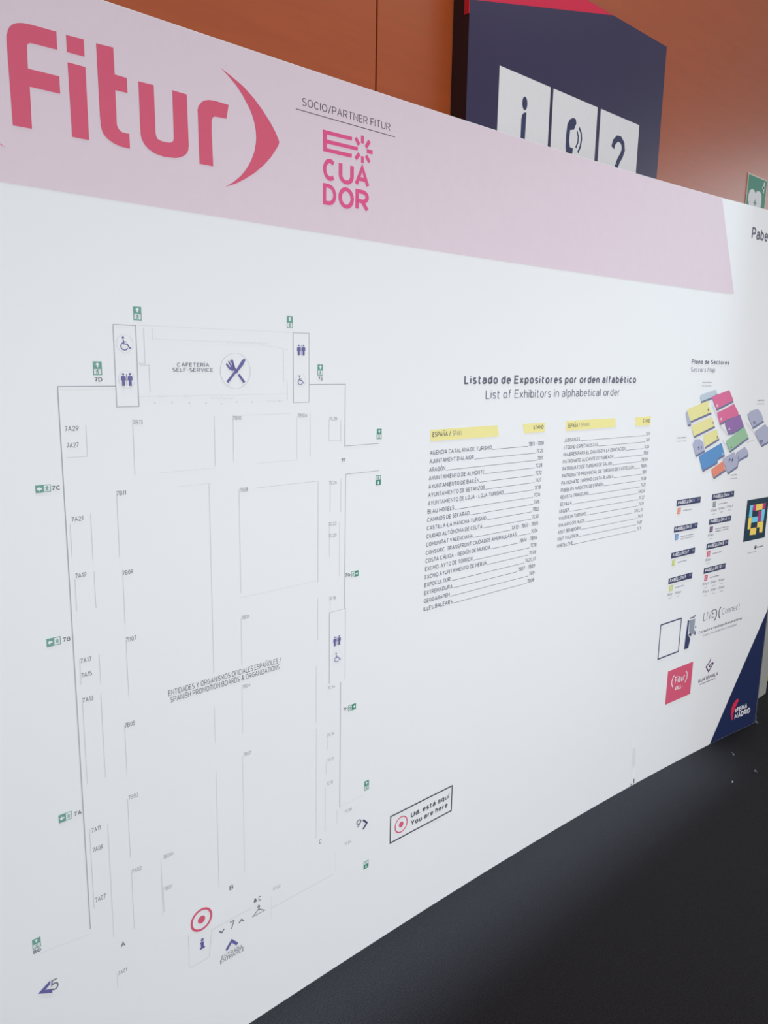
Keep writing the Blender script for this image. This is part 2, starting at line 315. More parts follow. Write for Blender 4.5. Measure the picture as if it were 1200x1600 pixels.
# ------------------------------------------------------------------ printed graphics: (key, name, label, parent, surface, shapes), lengths in 0.1 mm
DATA = [
('k0','header_band','pale pink band across the top of the board','board','board',[['s',[-15900,20483,33113,20483,31535,23990,-15900,23990],'blush',1]]),
('k1','navy_corner','navy triangle at the lower right corner','board','board',[['s',[34841,5,38845,5,38845,5906],'navy',1]]),
('k2','wordmark','large crimson rounded wordmark in the header','board','board',[['p',[5303,22845,5307,22907,5321,22951,5340,23013,5371,23066,5417,23115,5461,23144,5516,23168,5582,23186,5648,23196,5757,23205,6183,23213,6181,22913,5760,22902,5704,22896,5670,22880,5651,22852,5644,22814,5639,22468,6191,22474,6190,22179,5650,22174,5644,21475,5314,21465],'crimson',3]]),
('k3','letter', None,'k2','board',[['p',[6356,23209,6682,23220,6683,22926,6355,22922],'crimson',3],['p',[6357,22753,6690,22754,6691,21486,6368,21481],'crimson',3]]),
('k4','letter', None,'k2','board',[['p',[6917,23218,7251,23232,7256,22765,7500,22760,7503,22492,7255,22487,7256,21885,7267,21841,7293,21800,7343,21764,7413,21755,7505,21762,7506,21488,7335,21489,7181,21520,7056,21581,6984,21647,6950,21720,6934,21796,6926,21975],'crimson',3]]),
('k5','letter', None,'k2','board',[['p',[7736,22759,8060,22766,8065,21884,8076,21826,8108,21780,8185,21759,8269,21756,8354,21762,8417,21779,8453,21815,8466,21866,8462,22766,8786,22760,8800,21783,8785,21694,8739,21616,8669,21562,8575,21515,8487,21492,8401,21482,8230,21470,8035,21496,7900,21554,7815,21627,7765,21707,7742,21796],'crimson',3]]),
('k6','letter', None,'k2','board',[['p',[9041,21478,9031,22420,9028,22517,9051,22596,9098,22660,9165,22719,9236,22752,9312,22774,9449,22787,9776,22778,9715,22493,9472,22480,9416,22471,9373,22437,9356,22376,9349,22137,9368,21484],'crimson',3]]),
('k7','bracket', None,'k2','board',[['p',[9596,23458,9836,23368,10152,23229,10410,23058,10640,22863,10841,22656,10977,22484,11062,22340,11083,22285,11057,22218,11008,22142,10849,21925,10658,21731,10418,21531,10181,21373,9917,21225,9651,21118,9852,21241,10051,21404,10151,21513,10253,21648,10338,21795,10408,21952,10454,22132,10466,22252,10459,22408,10418,22582,10371,22702,10307,22817,10132,23047,9959,23222,9773,23353],'crimson',3]]),
('k8','bracket', None,'k2','board',[['p',[5222,23407,4982,23317,4667,23178,4409,23007,4179,22812,3978,22605,3842,22433,3756,22289,3736,22234,3761,22168,3811,22091,3969,21875,4161,21680,4401,21480,4637,21322,4902,21174,5168,21067,4966,21190,4768,21353,4667,21462,4566,21598,4480,21744,4411,21902,4364,22081,4352,22201,4360,22357,4400,22531,4448,22651,4512,22766,4686,22996,4859,23171,5045,23302],'crimson',3]]),
('k9','sponsor_line','thin grey capitals over a fine rule','board','board',[['t','SOCIO/PARTNER FITUR',11727,23190,2750,173,0.1,'dark',3],['l',[11546,23082,14645,23082],'dark',3,18.0]]),
('k10','sponsor_logo','pink block capitals in three rows with a ray burst','board','board',[['p',[12329,22802,13229,22812,13221,22724,12453,22715,12453,22606,13418,22615,13407,22531,12454,22515,12454,22415,13227,22427,13219,22334,12339,22331],'pink',3]]),
('k11','ray', None,'k10','board',[['l',[13560,22904,13563,22725],'pink',3,95.0]]),
('k12','ray', None,'k10','board',[['l',[13790,22827,13673,22657],'pink',3,95.0]]),
('k13','ray', None,'k10','board',[['l',[13706,22579,13896,22580],'pink',3,95.0]]),
('k14','ray', None,'k10','board',[['l',[13683,22468,13799,22335],'pink',3,95.0]]),
('k15','ray', None,'k10','board',[['l',[13567,22432,13570,22278],'pink',3,95.0]]),
('k16','ray', None,'k10','board',[['l',[13464,22474,13345,22334],'pink',3,95.0]]),
('k17','ray', None,'k10','board',[['l',[13339,22813,13455,22672],'pink',3,95.0]]),
('k18','letter_row', None,'k10','board',[['t','C',12336,21699,411,497,0.2,'pink',3],['t','U',12817,21696,476,506,0.19,'pink',3],['t','A',13324,21716,482,500,0.19,'pink',3]]),
('k19','letter_row', None,'k10','board',[['t','D',12338,21146,409,481,0.19,'pink',3],['t','O',12811,21139,495,497,0.19,'pink',3],['t','R',13352,21147,449,506,0.19,'pink',3]]),
('k20','hall_heading', None,'board','board',[['t','Pabellón',34033,22738,2251,466,0.17,'ink',3]]),
('k21','list_title', None,'board','board',[['t','Listado de Expositores por orden alfabético',17577,16879,9136,268,0.2,'ink',2]]),
('k22','list_title', None,'board','board',[['t','List of Exhibitors in alphabetical order',18554,16435,7181,274,0.1,'ink',2]]),
('k23','exhibitor_list','first column of exhibitors, twenty rows','board','board',[]),
('k24','heading_strip','pale yellow heading strip','k23','board',[['p',[16227,15605,19167,15623,19251,15275,16232,15282],'yellow',2],['t','ESPAÑA /',16318,15394,759,147,0.17,'dark',3],['t','SPAIN',17159,15390,386,150,0.1,'slate',3]]),
('k25','heading_strip','pale yellow heading strip','k23','board',[['p',[20392,15616,21543,15622,21537,15314,20502,15311],'yellow',2],['t','STAND',20938,15416,533,125,0.17,'dark',3]]),
('k26','list_row', None,'k23','board',[['t','AGENCIA CATALANA DE TURISMO',16236,14881,2701,130,0.155,'ink',2],['t','7B13 - 7B10',20741,14881,789,130,0.15,'ink',2],['l',[18966,14881,20701,14881],'slate',2,16.0]]),
('k27','list_row', None,'k23','board',[['t', "AJUNTAMENT D'ALAIOR",16231,14636,1896,130,0.155,'ink',2],['t','7C20',21168,14636,356,130,0.15,'ink',2],['l',[18157,14636,21128,14636],'slate',2,16.0]]),
('k28','list_row', None,'k23','board',[['t','ARAGÓN',16227,14391,672,130,0.155,'ink',2],['t','7B11',21245,14391,273,130,0.15,'ink',2],['l',[16929,14391,21205,14391],'slate',2,16.0]]),
('k29','list_row', None,'k23','board',[['t','AYUNTAMIENTO DE ALMONTE',16223,14146,2422,130,0.155,'ink',2],['t','7C28',21154,14146,358,130,0.15,'ink',2],['l',[18675,14146,21114,14146],'slate',2,16.0]]),
('k30','list_row', None,'k23','board',[['t','AYUNTAMIENTO DE BAILÉN',16218,13901,2195,130,0.155,'ink',2],['t','7C12',21175,13901,331,130,0.15,'ink',2],['l',[18443,13901,21135,13901],'slate',2,16.0]]),
('k31','list_row', None,'k23','board',[['t','AYUNTAMIENTO DE BETANZOS',16214,13656,2481,130,0.155,'ink',2],['t','7A27',21196,13656,304,130,0.15,'ink',2],['l',[18725,13656,21156,13656],'slate',2,16.0]]),
('k32','list_row', None,'k23','board',[['t','AYUNTAMIENTO DE LOJA - LOJA TURISMO',16209,13411,3399,130,0.155,'ink',2],['t','7C18',21183,13411,311,130,0.15,'ink',2],['l',[19638,13411,21143,13411],'slate',2,16.0]]),
('k33','list_row', None,'k23','board',[['t','BLAU HOTELS',16205,13166,1129,130,0.155,'ink',2],['t','7C16',21158,13166,329,130,0.15,'ink',2],['l',[17365,13166,21118,13166],'slate',2,16.0]]),
('k34','list_row', None,'k23','board',[['t','CAMINOS DE SEFARAD',16201,12921,1831,130,0.155,'ink',2],['t','7A15',21179,12921,302,130,0.15,'ink',2],['l',[18062,12921,21139,12921],'slate',2,16.0]]),
('k35','list_row', None,'k23','board',[['t','CASTILLA-LA MANCHA TURISMO',16196,12676,2620,130,0.155,'ink',2],['t','7B02',21132,12676,342,130,0.15,'ink',2],['l',[18847,12676,21092,12676],'slate',2,16.0]]),
('k36','list_row', None,'k23','board',[['t','CIUDAD AUTÓNOMA DE CEUTA',16192,12431,2459,130,0.155,'ink',2],['t','7C03',21130,12431,338,130,0.15,'ink',2],['l',[18681,12431,21090,12431],'slate',2,16.0]]),
('k37','list_row', None,'k23','board',[['t','COMUNITAT VALENCIANA',16188,12186,2032,130,0.155,'ink',2],['t','7A12 - 7B03 - 7B05',20086,12186,1377,130,0.15,'ink',2],['l',[18249,12186,20046,12186],'slate',2,16.0]]),
('k38','list_row', None,'k23','board',[['t','CONSORC. TRANSFRONT CIUDADES AMURALLADAS',16183,11941,4172,130,0.155,'ink',2],['t','7C04',21115,11941,342,130,0.15,'ink',2],['l',[20386,11941,21075,11941],'slate',2,16.0]]),
('k39','list_row', None,'k23','board',[['t','COSTA CÁLIDA - REGIÓN DE MURCIA',16179,11696,2904,130,0.155,'ink',2],['t','7B04 - 7B06',20524,11696,926,130,0.15,'ink',2],['l',[19113,11696,20484,11696],'slate',2,16.0]]),
('k40','list_row', None,'k23','board',[['t','EXCMO. AYTO DE TORROX',16174,11451,2087,130,0.155,'ink',2],['t','7C10',21121,11451,323,130,0.15,'ink',2],['l',[18291,11451,21081,11451],'slate',2,16.0]]),
('k41','list_row', None,'k23','board',[['t','EXCMO.AYUNTAMIENTO DE NERJA',16170,11206,2760,130,0.155,'ink',2],['t','7C06',21074,11206,364,130,0.15,'ink',2],['l',[18960,11206,21034,11206],'slate',2,16.0]]),
('k42','list_row', None,'k23','board',[['t','EXPOCULTUR',16166,10961,1108,130,0.155,'ink',2],['t','7A21_01',20880,10961,551,130,0.15,'ink',2],['l',[17303,10961,20840,10961],'slate',2,16.0]]),
('k43','list_row', None,'k23','board',[['t','EXTREMADURA',16161,10716,1219,130,0.155,'ink',2],['t','7B07 - 7B09',20522,10716,903,130,0.15,'ink',2],['l',[17410,10716,20482,10716],'slate',2,16.0]]),
('k44','list_row', None,'k23','board',[['t','GEOGARAPEN',16157,10471,1112,130,0.155,'ink',2],['t','7A19',21134,10471,286,130,0.15,'ink',2],['l',[17299,10471,21094,10471],'slate',2,16.0]]),
('k45','list_row', None,'k23','board',[['t','ILLES BALEARS',16152,10226,1252,130,0.155,'ink',2],['t','7B08',21052,10226,361,130,0.15,'ink',2],['l',[17434,10226,21012,10226],'slate',2,16.0]]),
('k46','exhibitor_list','second column of exhibitors, sixteen rows','board','board',[]),
('k47','heading_strip','pale yellow heading strip','k46','board',[['p',[22687,15635,25569,15637,25649,15315,22685,15293],'yellow',2],['t','ESPAÑA /',22792,15393,670,142,0.17,'dark',3],['t','SPAIN',23534,15408,465,133,0.1,'slate',3]]),
('k48','heading_strip','pale yellow heading strip','k46','board',[['p',[26830,15621,27876,15642,27899,15310,26922,15293],'yellow',2],['t','STAND',27357,15406,471,133,0.17,'dark',3]]),
('k49','list_row', None,'k46','board',[['t','JUEBAN.ES',22657,14913,866,130,0.155,'ink',2],['t','7C14',27640,14913,287,130,0.15,'ink',2],['l',[23553,14913,27600,14913],'slate',2,16.0]]),
('k50','list_row', None,'k46','board',[['t','LEGEND ESPECIALISTAS',22653,14667,1982,130,0.155,'ink',2],['t','7A17',27675,14667,246,130,0.15,'ink',2],['l',[24665,14667,27635,14667],'slate',2,16.0]]),
('k51','list_row', None,'k46','board',[['t','MUJERES PARA EL DIALOGO Y LA EDUCACION',22648,14420,3720,130,0.155,'ink',2],['t','7C26',27586,14420,329,130,0.15,'ink',2],['l',[26398,14420,27546,14420],'slate',2,16.0]]),
('k52','list_row', None,'k46','board',[['t','PATRONATO ALICANTE CITY&BEACH',22643,14174,2967,130,0.155,'ink',2],['t','7B10',27577,14174,332,130,0.15,'ink',2],['l',[25640,14174,27537,14174],'slate',2,16.0]]),
('k53','list_row', None,'k46','board',[['t','PATRONATO DE TURISMO DE SALOU',22638,13928,2916,130,0.155,'ink',2],['t','7B10A',27470,13928,433,130,0.15,'ink',2],['l',[25584,13928,27430,13928],'slate',2,16.0]]),
('k54','list_row', None,'k46','board',[['t','PATRONATO PROVINCIAL DE TURISMO DE CASTELLON',22634,13682,4371,130,0.155,'ink',2],['t','7B01A',27455,13682,442,130,0.15,'ink',2],['l',[27035,13682,27415,13682],'slate',2,16.0]]),
('k55','list_row', None,'k46','board',[['t','PATRONATO TURISMO COSTA BLANCA',22629,13436,3090,130,0.155,'ink',2],['t','7B01',27587,13436,303,130,0.15,'ink',2],['l',[25749,13436,27547,13436],'slate',2,16.0]]),
('k56','list_row', None,'k46','board',[['t','PUEBLOS MAGICOS DE ESPAÑA',22624,13190,2521,130,0.155,'ink',2],['t','7C08',27541,13190,344,130,0.15,'ink',2],['l',[25175,13190,27501,13190],'slate',2,16.0]]),
('k57','list_row', None,'k46','board',[['t','REVISTA TRAVELING',22619,12944,1626,130,0.155,'ink',2],['t','7A21',27557,12944,322,130,0.15,'ink',2],['l',[24275,12944,27517,12944],'slate',2,16.0]]),
('k58','list_row', None,'k46','board',[['t','SEVILLA',22614,12697,674,130,0.155,'ink',2],['t','7A02A',27423,12697,449,130,0.15,'ink',2],['l',[23318,12697,27383,12697],'slate',2,16.0]]),
('k59','list_row', None,'k46','board',[['t','UNDEF',22610,12451,561,130,0.155,'ink',2],['t','7C22',27519,12451,347,130,0.15,'ink',2],['l',[23201,12451,27479,12451],'slate',2,16.0]]),
('k60','list_row', None,'k46','board',[['t','VALENCIA TURISMO',22605,12205,1573,130,0.155,'ink',2],['t','7A13',27509,12205,351,130,0.15,'ink',2],['l',[24208,12205,27469,12205],'slate',2,16.0]]),
('k61','list_row', None,'k46','board',[['t','VIAJAR CON HIJOS',22600,11959,1511,130,0.155,'ink',2],['t','7A21_02',27259,11959,596,130,0.15,'ink',2],['l',[24141,11959,27219,11959],'slate',2,16.0]]),
('k62','list_row', None,'k46','board',[['t','VISIT BENIDORM',22595,11713,1307,130,0.155,'ink',2],['t','7A11',27527,11713,321,130,0.15,'ink',2],['l',[23932,11713,27487,11713],'slate',2,16.0]]),
('k63','list_row', None,'k46','board',[['t','VISIT VALENCIA',22591,11467,1213,130,0.155,'ink',2],['t','7A07',27511,11467,332,130,0.15,'ink',2],['l',[23833,11467,27471,11467],'slate',2,16.0]]),
('k64','list_row', None,'k46','board',[['t','VISITELCHE',22586,11221,924,130,0.155,'ink',2],['t','7C11',27532,11221,304,130,0.15,'ink',2],['l',[23540,11221,27492,11221],'slate',2,16.0]]),
('k65','location_panel','outlined box with a red target and two bold lines','board','board',[['l',[14987,3107,17699,3107,17699,3992,14987,3992,14987,3107],'dark',2,48.0],['r',[15439,3548,255,40],'crimson',2],['d',[15439,3548,95,95],'crimson',2],['t','Ud. está aquí',15848,3596,1731,181,0.2,'dark',2],['t','You are here',15857,3313,1660,182,0.2,'dark',2]]),
('k66','floor_plan','thin grey hall outline with numbered stands','board','board',[['l',[6979,16901,5822,16901,5822,13530,5822,5086],'outline',2,22.0]]),
('k67','hall_outline', None,'k66','board',[['l',[11923,16906,13077,16906,13077,15325,14266,15325],'outline',2,18.0]]),
('k68','hall_outline', None,'k66','board',[['l',[14283,14587,13112,14587,13112,12550,13112,10930],'outline',2,18.0]]),
('k69','hall_outline', None,'k66','board',[['l',[12994,8871,12994,5099],'outline',2,20.0]]),
('k70','hall_outline', None,'k66','board',[['l',[12976,5125,13960,5125],'faint',2,15.0]]),
('k71','hall_outline', None,'k66','board',[['l',[6992,18115,6992,16481,7471,16481,7471,18118,6985,18118],'outline',2,18.0]]),
('k72','hall_outline', None,'k66','board',[['l',[11923,16481,11923,18125,11446,18125,11446,16476,11922,16476],'outline',2,16.0]]),
('k73','hall_outline', None,'k66','board',[['l',[12598,10933,13150,10933,13150,8893],'line',2,18.0]]),
('k74','hall_outline', None,'k66','board',[['l',[12592,10932,12592,8934],'outline',2,18.0]]),
('k75','stand_outline', None,'k66','board',[['l',[7645,18082,7645,17358,7467,17358],'line',2,14.0]]),
('k76','stand_outline', None,'k66','board',[['l',[7522,17326,7735,17326,7735,16781],'line',2,14.0]]),
('k77','stand_outline', None,'k66','board',[['l',[7488,18127,8759,18127],'faint',2,14.0]]),
('k78','stand_outline', None,'k66','board',[['l',[8759,18124,11409,18124],'faint',2,14.0]]),
('k79','stand_outline', None,'k66','board',[['l',[7840,18076,7840,17857,10391,17857,11294,17716],'faint',2,14.0]]),
('k80','stand_outline', None,'k66','board',[['l',[11163,17742,11163,17445,11163,16996,11270,16980,11270,16556],'faint',2,14.0]]),
('k81','stand_outline', None,'k66','board',[['l',[7496,16684,9187,16684,11267,16684],'faint',2,14.0]]),
('k82','stand_outline', None,'k66','board',[['l',[4703,5107,5798,4961],'faint',2,14.0]]),
('k83','stand_outline', None,'k66','board',[['l',[6333,16145,6333,15521,5913,15521],'line',2,14.0]]),
('k84','stand_outline', None,'k66','board',[['l',[7320,16223,7320,15061],'line',2,14.0]]),
('k85','stand_outline', None,'k66','board',[['l',[9251,16225,9251,15100],'line',2,14.0]]),
('k86','stand_outline', None,'k66','board',[['l',[7891,15056,9226,15056],'faint',2,14.0]]),
('k87','stand_outline', None,'k66','board',[['l',[9738,16237,9738,15153],'line',2,14.0]]),
('k88','stand_outline', None,'k66','board',[['l',[10347,15073,11546,15073,11546,16149],'faint',2,14.0]]),
('k89','stand_outline', None,'k66','board',[['l',[9980,16216,11378,16216],'faint',2,14.0]]),
('k90','stand_outline', None,'k66','board',[['l',[11952,16199,11952,15150],'line',2,14.0]]),
('k91','stand_outline', None,'k66','board',[['l',[12551,16020,12551,15486,12953,15486],'line',2,14.0]]),
('k92','stand_outline', None,'k66','board',[['l',[12940,16006,12940,15448],'line',2,14.0]]),
('k93','stand_outline', None,'k66','board',[['l',[6901,14751,6901,13358],'line',2,14.0]]),
('k94','stand_outline', None,'k66','board',[['l',[9080,14716,9080,10188],'line',2,14.0]]),
('k95','stand_outline', None,'k66','board',[['l',[9134,14718,8334,14718],'faint',2,14.0]]),
('k96','stand_outline', None,'k66','board',[['l',[9868,14510,9868,11992],'line',2,14.0]]),
('k97','stand_outline', None,'k66','board',[['l',[10338,14490,12205,14490,12205,11837],'line',2,14.0]]),
('k98','stand_outline', None,'k66','board',[['l',[9841,11877,11055,11877,12168,11877],'faint',2,14.0]]),
('k99','stand_outline', None,'k66','board',[['l',[12602,14481,12602,13644],'line',2,14.0]]),
('k100','stand_outline', None,'k66','board',[['l',[12955,14482,12955,13604],'line',2,14.0]]),
('k101','stand_outline', None,'k66','board',[['l',[12587,13308,12587,12453],'line',2,14.0]]),
('k102','stand_outline', None,'k66','board',[['l',[12924,13350,12924,11876],'line',2,14.0]]),
('k103','stand_outline', None,'k66','board',[['l',[5904,14181,5904,13518],'line',2,14.0]]),
('k104','stand_outline', None,'k66','board',[['l',[6331,14348,6331,13384],'line',2,14.0]]),
('k105','stand_outline', None,'k66','board',[['l',[5936,13049,5936,12373],'line',2,14.0]]),
('k106','stand_outline', None,'k66','board',[['l',[6338,13139,6338,12357],'line',2,14.0]]),
('k107','stand_outline', None,'k66','board',[['l',[6952,13075,6952,11870],'line',2,14.0]]),
('k108','stand_outline', None,'k66','board',[['l',[9863,11380,9863,10160],'line',2,14.0]]),
('k109','stand_outline', None,'k66','board',[['l',[12201,11397,12201,10261],'line',2,14.0]]),
('k110','stand_outline', None,'k66','board',[['l',[6955,11514,6955,10215],'line',2,14.0]]),
('k111','stand_outline', None,'k66','board',[['l',[5935,11340,5935,10776],'line',2,14.0]]),
('k112','stand_outline', None,'k66','board',[['l',[6349,11344,6349,10689],'line',2,14.0]]),
('k113','stand_outline', None,'k66','board',[['l',[5944,10493,5944,8522],'line',2,14.0]]),
('k114','stand_outline', None,'k66','board',[['l',[6341,10476,6341,8520],'line',2,14.0]]),
('k115','stand_outline', None,'k66','board',[['l',[6830,9598,6830,8385],'line',2,14.0]]),
('k116','stand_outline', None,'k66','board',[['l',[9846,9583,9846,8404],'line',2,14.0]]),
('k117','stand_outline', None,'k66','board',[['l',[9829,7802,9829,4584],'line',2,14.0]]),
('k118','stand_outline', None,'k66','board',[['l',[6816,7825,6816,6376],'line',2,14.0]]),
('k119','stand_outline', None,'k66','board',[['l',[9069,9323,9069,8407],'line',2,14.0]]),
('k120','stand_outline', None,'k66','board',[['l',[9074,7647,9074,4444],'line',2,14.0]]),
('k121','stand_outline', None,'k66','board',[['l',[12150,9554,12150,7929],'line',2,14.0]]),
('k122','stand_outline', None,'k66','board',[['l',[12153,7767,12153,4507],'line',2,14.0]]),
('k123','stand_outline', None,'k66','board',[['l',[5932,7473,5932,5529],'line',2,14.0]]),
('k124','stand_outline', None,'k66','board',[['l',[6336,7418,6336,4588],'line',2,14.0]]),
('k125','stand_outline', None,'k66','board',[['l',[6825,6039,6825,4535],'line',2,14.0]]),
('k126','stand_outline', None,'k66','board',[['l',[7549,5991,7549,4519],'line',2,14.0]]),
('k127','stand_outline', None,'k66','board',[['l',[7577,5261,7577,4586],'line',2,14.0]]),
('k128','stand_outline', None,'k66','board',[['l',[12539,7458,12539,7012],'line',2,14.0]]),
('k129','stand_outline', None,'k66','board',[['l',[12498,6677,12498,6302],'line',2,14.0]]),
('k130','stand_outline', None,'k66','board',[['l',[12469,5917,12469,4566],'line',2,14.0]]),
('k131','stand_outline', None,'k66','board',[['l',[12884,5067,12884,4628],'line',2,14.0]]),
('k132','stand_outline', None,'k66','board',[['l',[12848,3782,12848,3151],'faint',2,14.0]]),
('k133','stand_outline', None,'k66','board',[['l',[8187,3621,8187,2736],'line',2,14.0]]),
('k134','stand_outline', None,'k66','board',[['l',[8840,3433,8746,2698],'line',2,14.0]]),
('k135','stand_outline', None,'k66','board',[['l',[8840,3422,10001,3422],'line',2,14.0]]),
('k136','stand_outline', None,'k66','board',[['l',[10633,3471,10633,2790],'faint',2,14.0]]),
('k137','stand_outline', None,'k66','board',[['l',[10644,3096,12757,3096],'line',2,14.0]]),
('k138','stand_outline', None,'k66','board',[['l',[6366,3648,6366,3229],'line',2,14.0]]),
('k139','stand_outline', None,'k66','board',[['l',[12618,11405,12618,11016],'faint',2,14.0]]),
('k140','stand_outline', None,'k66','board',[['l',[12554,8811,12554,8541],'faint',2,14.0]]),
('k141','stand_outline', None,'k66','board',[['l',[8207,2695,8727,2695],'line',2,14.0]]),
('k142','column_dot', None,'k66','board',[['d',[7832,16540,22,16],'line',2]]),
('k143','column_dot', None,'k66','board',[['d',[8232,16545,22,16],'line',2]]),
('k144','column_dot', None,'k66','board',[['d',[8644,16522,22,16],'line',2]]),
('k145','column_dot', None,'k66','board',[['d',[9055,16513,22,16],'line',2]]),
('k146','column_dot', None,'k66','board',[['d',[9446,16490,22,16],'line',2]]),
('k147','column_dot', None,'k66','board',[['d',[9849,16524,22,16],'line',2]]),
('k148','column_dot', None,'k66','board',[['d',[10265,16516,22,16],'line',2]]),
('k149','column_dot', None,'k66','board',[['d',[11042,16530,22,16],'line',2]]),
('k150','counter_line', None,'k66','board',[['l',[7912,16699,7978,16664,8047,16693,8114,16657],'faint',2,15.0]]),
('k151','counter_line', None,'k66','board',[['l',[8480,16690,8550,16654,8622,16684,8692,16647],'faint',2,15.0]]),
('k152','counter_line', None,'k66','board',[['l',[9156,16651,9229,16614,9305,16645,9379,16607,9456,16638,9531,16600,9609,16631,9685,16593,9763,16624],'faint',2,15.0]]),
('k153','counter_line', None,'k66','board',[['l',[9579,17871,9654,17838,9731,17871,9807,17838,9885,17872,9962,17838,10040,17872,10118,17839,10198,17873,10277,17839,10357,17873,10437,17839,10519,17874,10600,17839,10682,17874,10764,17840],'faint',2,15.0]]),
('k154','counter_line', None,'k66','board',[['l',[10639,16553,10722,16513,10806,16545,10890,16505,10975,16537,11060,16497,11146,16529],'faint',2,15.0]]),
('k155','stand_code', None,'k66','board',[['t','7A29',5906,16038,278,99,0.13,'slate',2]]),
('k156','stand_code', None,'k66','board',[['t','7A27',5925,15712,241,100,0.13,'slate',2]]),
('k157','stand_code', None,'k66','board',[['t','7B13',7320,16111,220,92,0.13,'grey',2]]),
('k158','stand_code', None,'k66','board',[['t','7B10',9738,16114,223,94,0.13,'grey',2]]),
('k159','stand_code', None,'k66','board',[['t','7B10A',11570,16109,293,93,0.13,'grey',2]]),
('k160','stand_code', None,'k66','board',[['t','7C28',12550,16004,261,88,0.13,'grey',2]]),
('k161','stand_code', None,'k66','board',[['t','7B11',6895,14663,209,93,0.13,'slate',2]]),
('k162','stand_code', None,'k66','board',[['t','7B08',9875,14437,238,98,0.13,'grey',2]]),
('k163','stand_code', None,'k66','board',[['t','7C26',12558,14360,254,91,0.13,'grey',2]]),
('k164','stand_code', None,'k66','board',[['t','7A21',5933,14233,240,97,0.13,'slate',2]]),
('k165','stand_code', None,'k66','board',[['t','7C22',12543,13280,267,93,0.13,'grey',2]]),
('k166','stand_code', None,'k66','board',[['t','7C20',12544,12966,268,94,0.13,'grey',2]]),
('k167','stand_code', None,'k66','board',[['t','7A19',5943,13061,231,99,0.13,'slate',2]]),
('k168','stand_code', None,'k66','board',[['t','7B09',6946,12949,237,97,0.13,'slate',2]]),
('k169','stand_code', None,'k66','board',[['t','7C18',12574,11264,229,88,0.13,'grey',2]]),
('k170','stand_code', None,'k66','board',[['t','7B07',6947,11462,242,100,0.13,'slate',2]]),
('k171','stand_code', None,'k66','board',[['t','7B06',9865,11324,237,96,0.13,'grey',2]]),
('k172','stand_code', None,'k66','board',[['t','7A17',5945,11239,237,103,0.13,'slate',2]]),
('k173','stand_code', None,'k66','board',[['t','7A15',5947,10922,231,104,0.13,'slate',2]]),
('k174','stand_code', None,'k66','board',[['t','7A13',5943,10370,233,105,0.13,'slate',2]]),
('k175','stand_code', None,'k66','board',[['t','7B05',6832,9517,238,104,0.13,'slate',2]]),
('k176','stand_code', None,'k66','board',[['t','7B04',9848,9558,241,91,0.13,'grey',2]]),
('k177','stand_code', None,'k66','board',[['t','7C16',12543,8762,245,83,0.13,'grey',2]]),
('k178','stand_code', None,'k66','board',[['t','7C14',12527,7390,247,94,0.13,'grey',2]]),
('k179','stand_code', None,'k66','board',[['t','7C12',12531,6640,226,95,0.13,'grey',2]]),
('k180','stand_code', None,'k66','board',[['t','7C10',12511,5947,227,97,0.13,'grey',2]]),
('k181','stand_code', None,'k66','board',[['t','7B02',9850,7759,227,94,0.13,'grey',2]]),
('k182','stand_code', None,'k66','board',[['t','7B03',6833,7784,236,107,0.13,'grey',2]]),
('k183','stand_code', None,'k66','board',[['t','7A11',5971,7351,200,112,0.13,'slate',2]]),
('k184','stand_code', None,'k66','board',[['t','7A09',5974,6880,230,113,0.13,'slate',2]]),
('k185','stand_code', None,'k66','board',[['t','7A02',6832,5952,233,103,0.13,'grey',2]]),
('k186','stand_code', None,'k66','board',[['t','7A07',5966,5661,234,116,0.13,'slate',2]]),
('k187','stand_code', None,'k66','board',[['t','7B01A',7601,5956,272,98,0.13,'grey',2]]),
('k188','stand_code', None,'k66','board',[['t','7B01',7593,5120,216,100,0.13,'grey',2]]),
('k189','stand_code', None,'k66','board',[['t','7C08',13166,4832,274,100,0.13,'grey',2]]),
('k190','stand_code', None,'k66','board',[['t','7C04',13177,3807,265,102,0.13,'grey',2]]),
('k191','stand_code', None,'k66','board',[['t','7C02',10690,3583,249,95,0.13,'grey',2]]),
('k192','stand_code', None,'k66','board',[['t','7A01',6387,3561,209,98,0.13,'slate',2]]),
('k193','gate_code', None,'k66','board',[['t','7D',6552,16990,164,90,0.19,'slate',2]]),
('k194','gate_code', None,'k66','board',[['t','7C',5583,14902,180,90,0.19,'slate',2]]),
('k195','gate_code', None,'k66','board',[['t','7B',5615,11785,156,94,0.19,'slate',2]]),
('k196','gate_code', None,'k66','board',[['t','7A',5619,7895,165,102,0.19,'slate',2]]),
('k197','gate_code', None,'k66','board',[['t','7E',12191,17001,161,93,0.19,'slate',2]]),
('k198','gate_code', None,'k66','board',[['t','7F',12958,14909,151,100,0.19,'slate',2]]),
('k199','gate_code', None,'k66','board',[['t','7G',13119,11806,190,98,0.19,'slate',2]]),
('k200','gate_code', None,'k66','board',[['t','7H',13089,7976,162,95,0.19,'slate',2]]),
('k201','gate_code', None,'k66','board',[['t','8G',4601,5143,164,96,0.19,'slate',2]]),
('k202','aisle_letter', None,'k66','board',[['t','A',6482,4235,116,130,0.16,'slate',2]]),
('k203','aisle_letter', None,'k66','board',[['t','B',9371,4258,113,126,0.16,'slate',2]]),
('k204','aisle_letter', None,'k66','board',[['t','C',12246,4280,113,128,0.16,'slate',2]]),
('k205','cafeteria_caption', None,'k66','board',[['t','CAFETERÍA',8373,17303,785,85,0.15,'slate',2],['t','SELF-SERVICE',8264,17195,988,84,0.15,'slate',2]]),
('k206','sector_caption', None,'k66','board',[['t','ENTIDADES Y ORGANISMOS OFICIALES ESPAÑOLES /',7892,9942,3127,138,0.11,'dark',2],['t','SPANISH PROMOTION BOARDS & ORGANIZATIONS',7941,9772,3026,138,0.11,'dark',2]]),
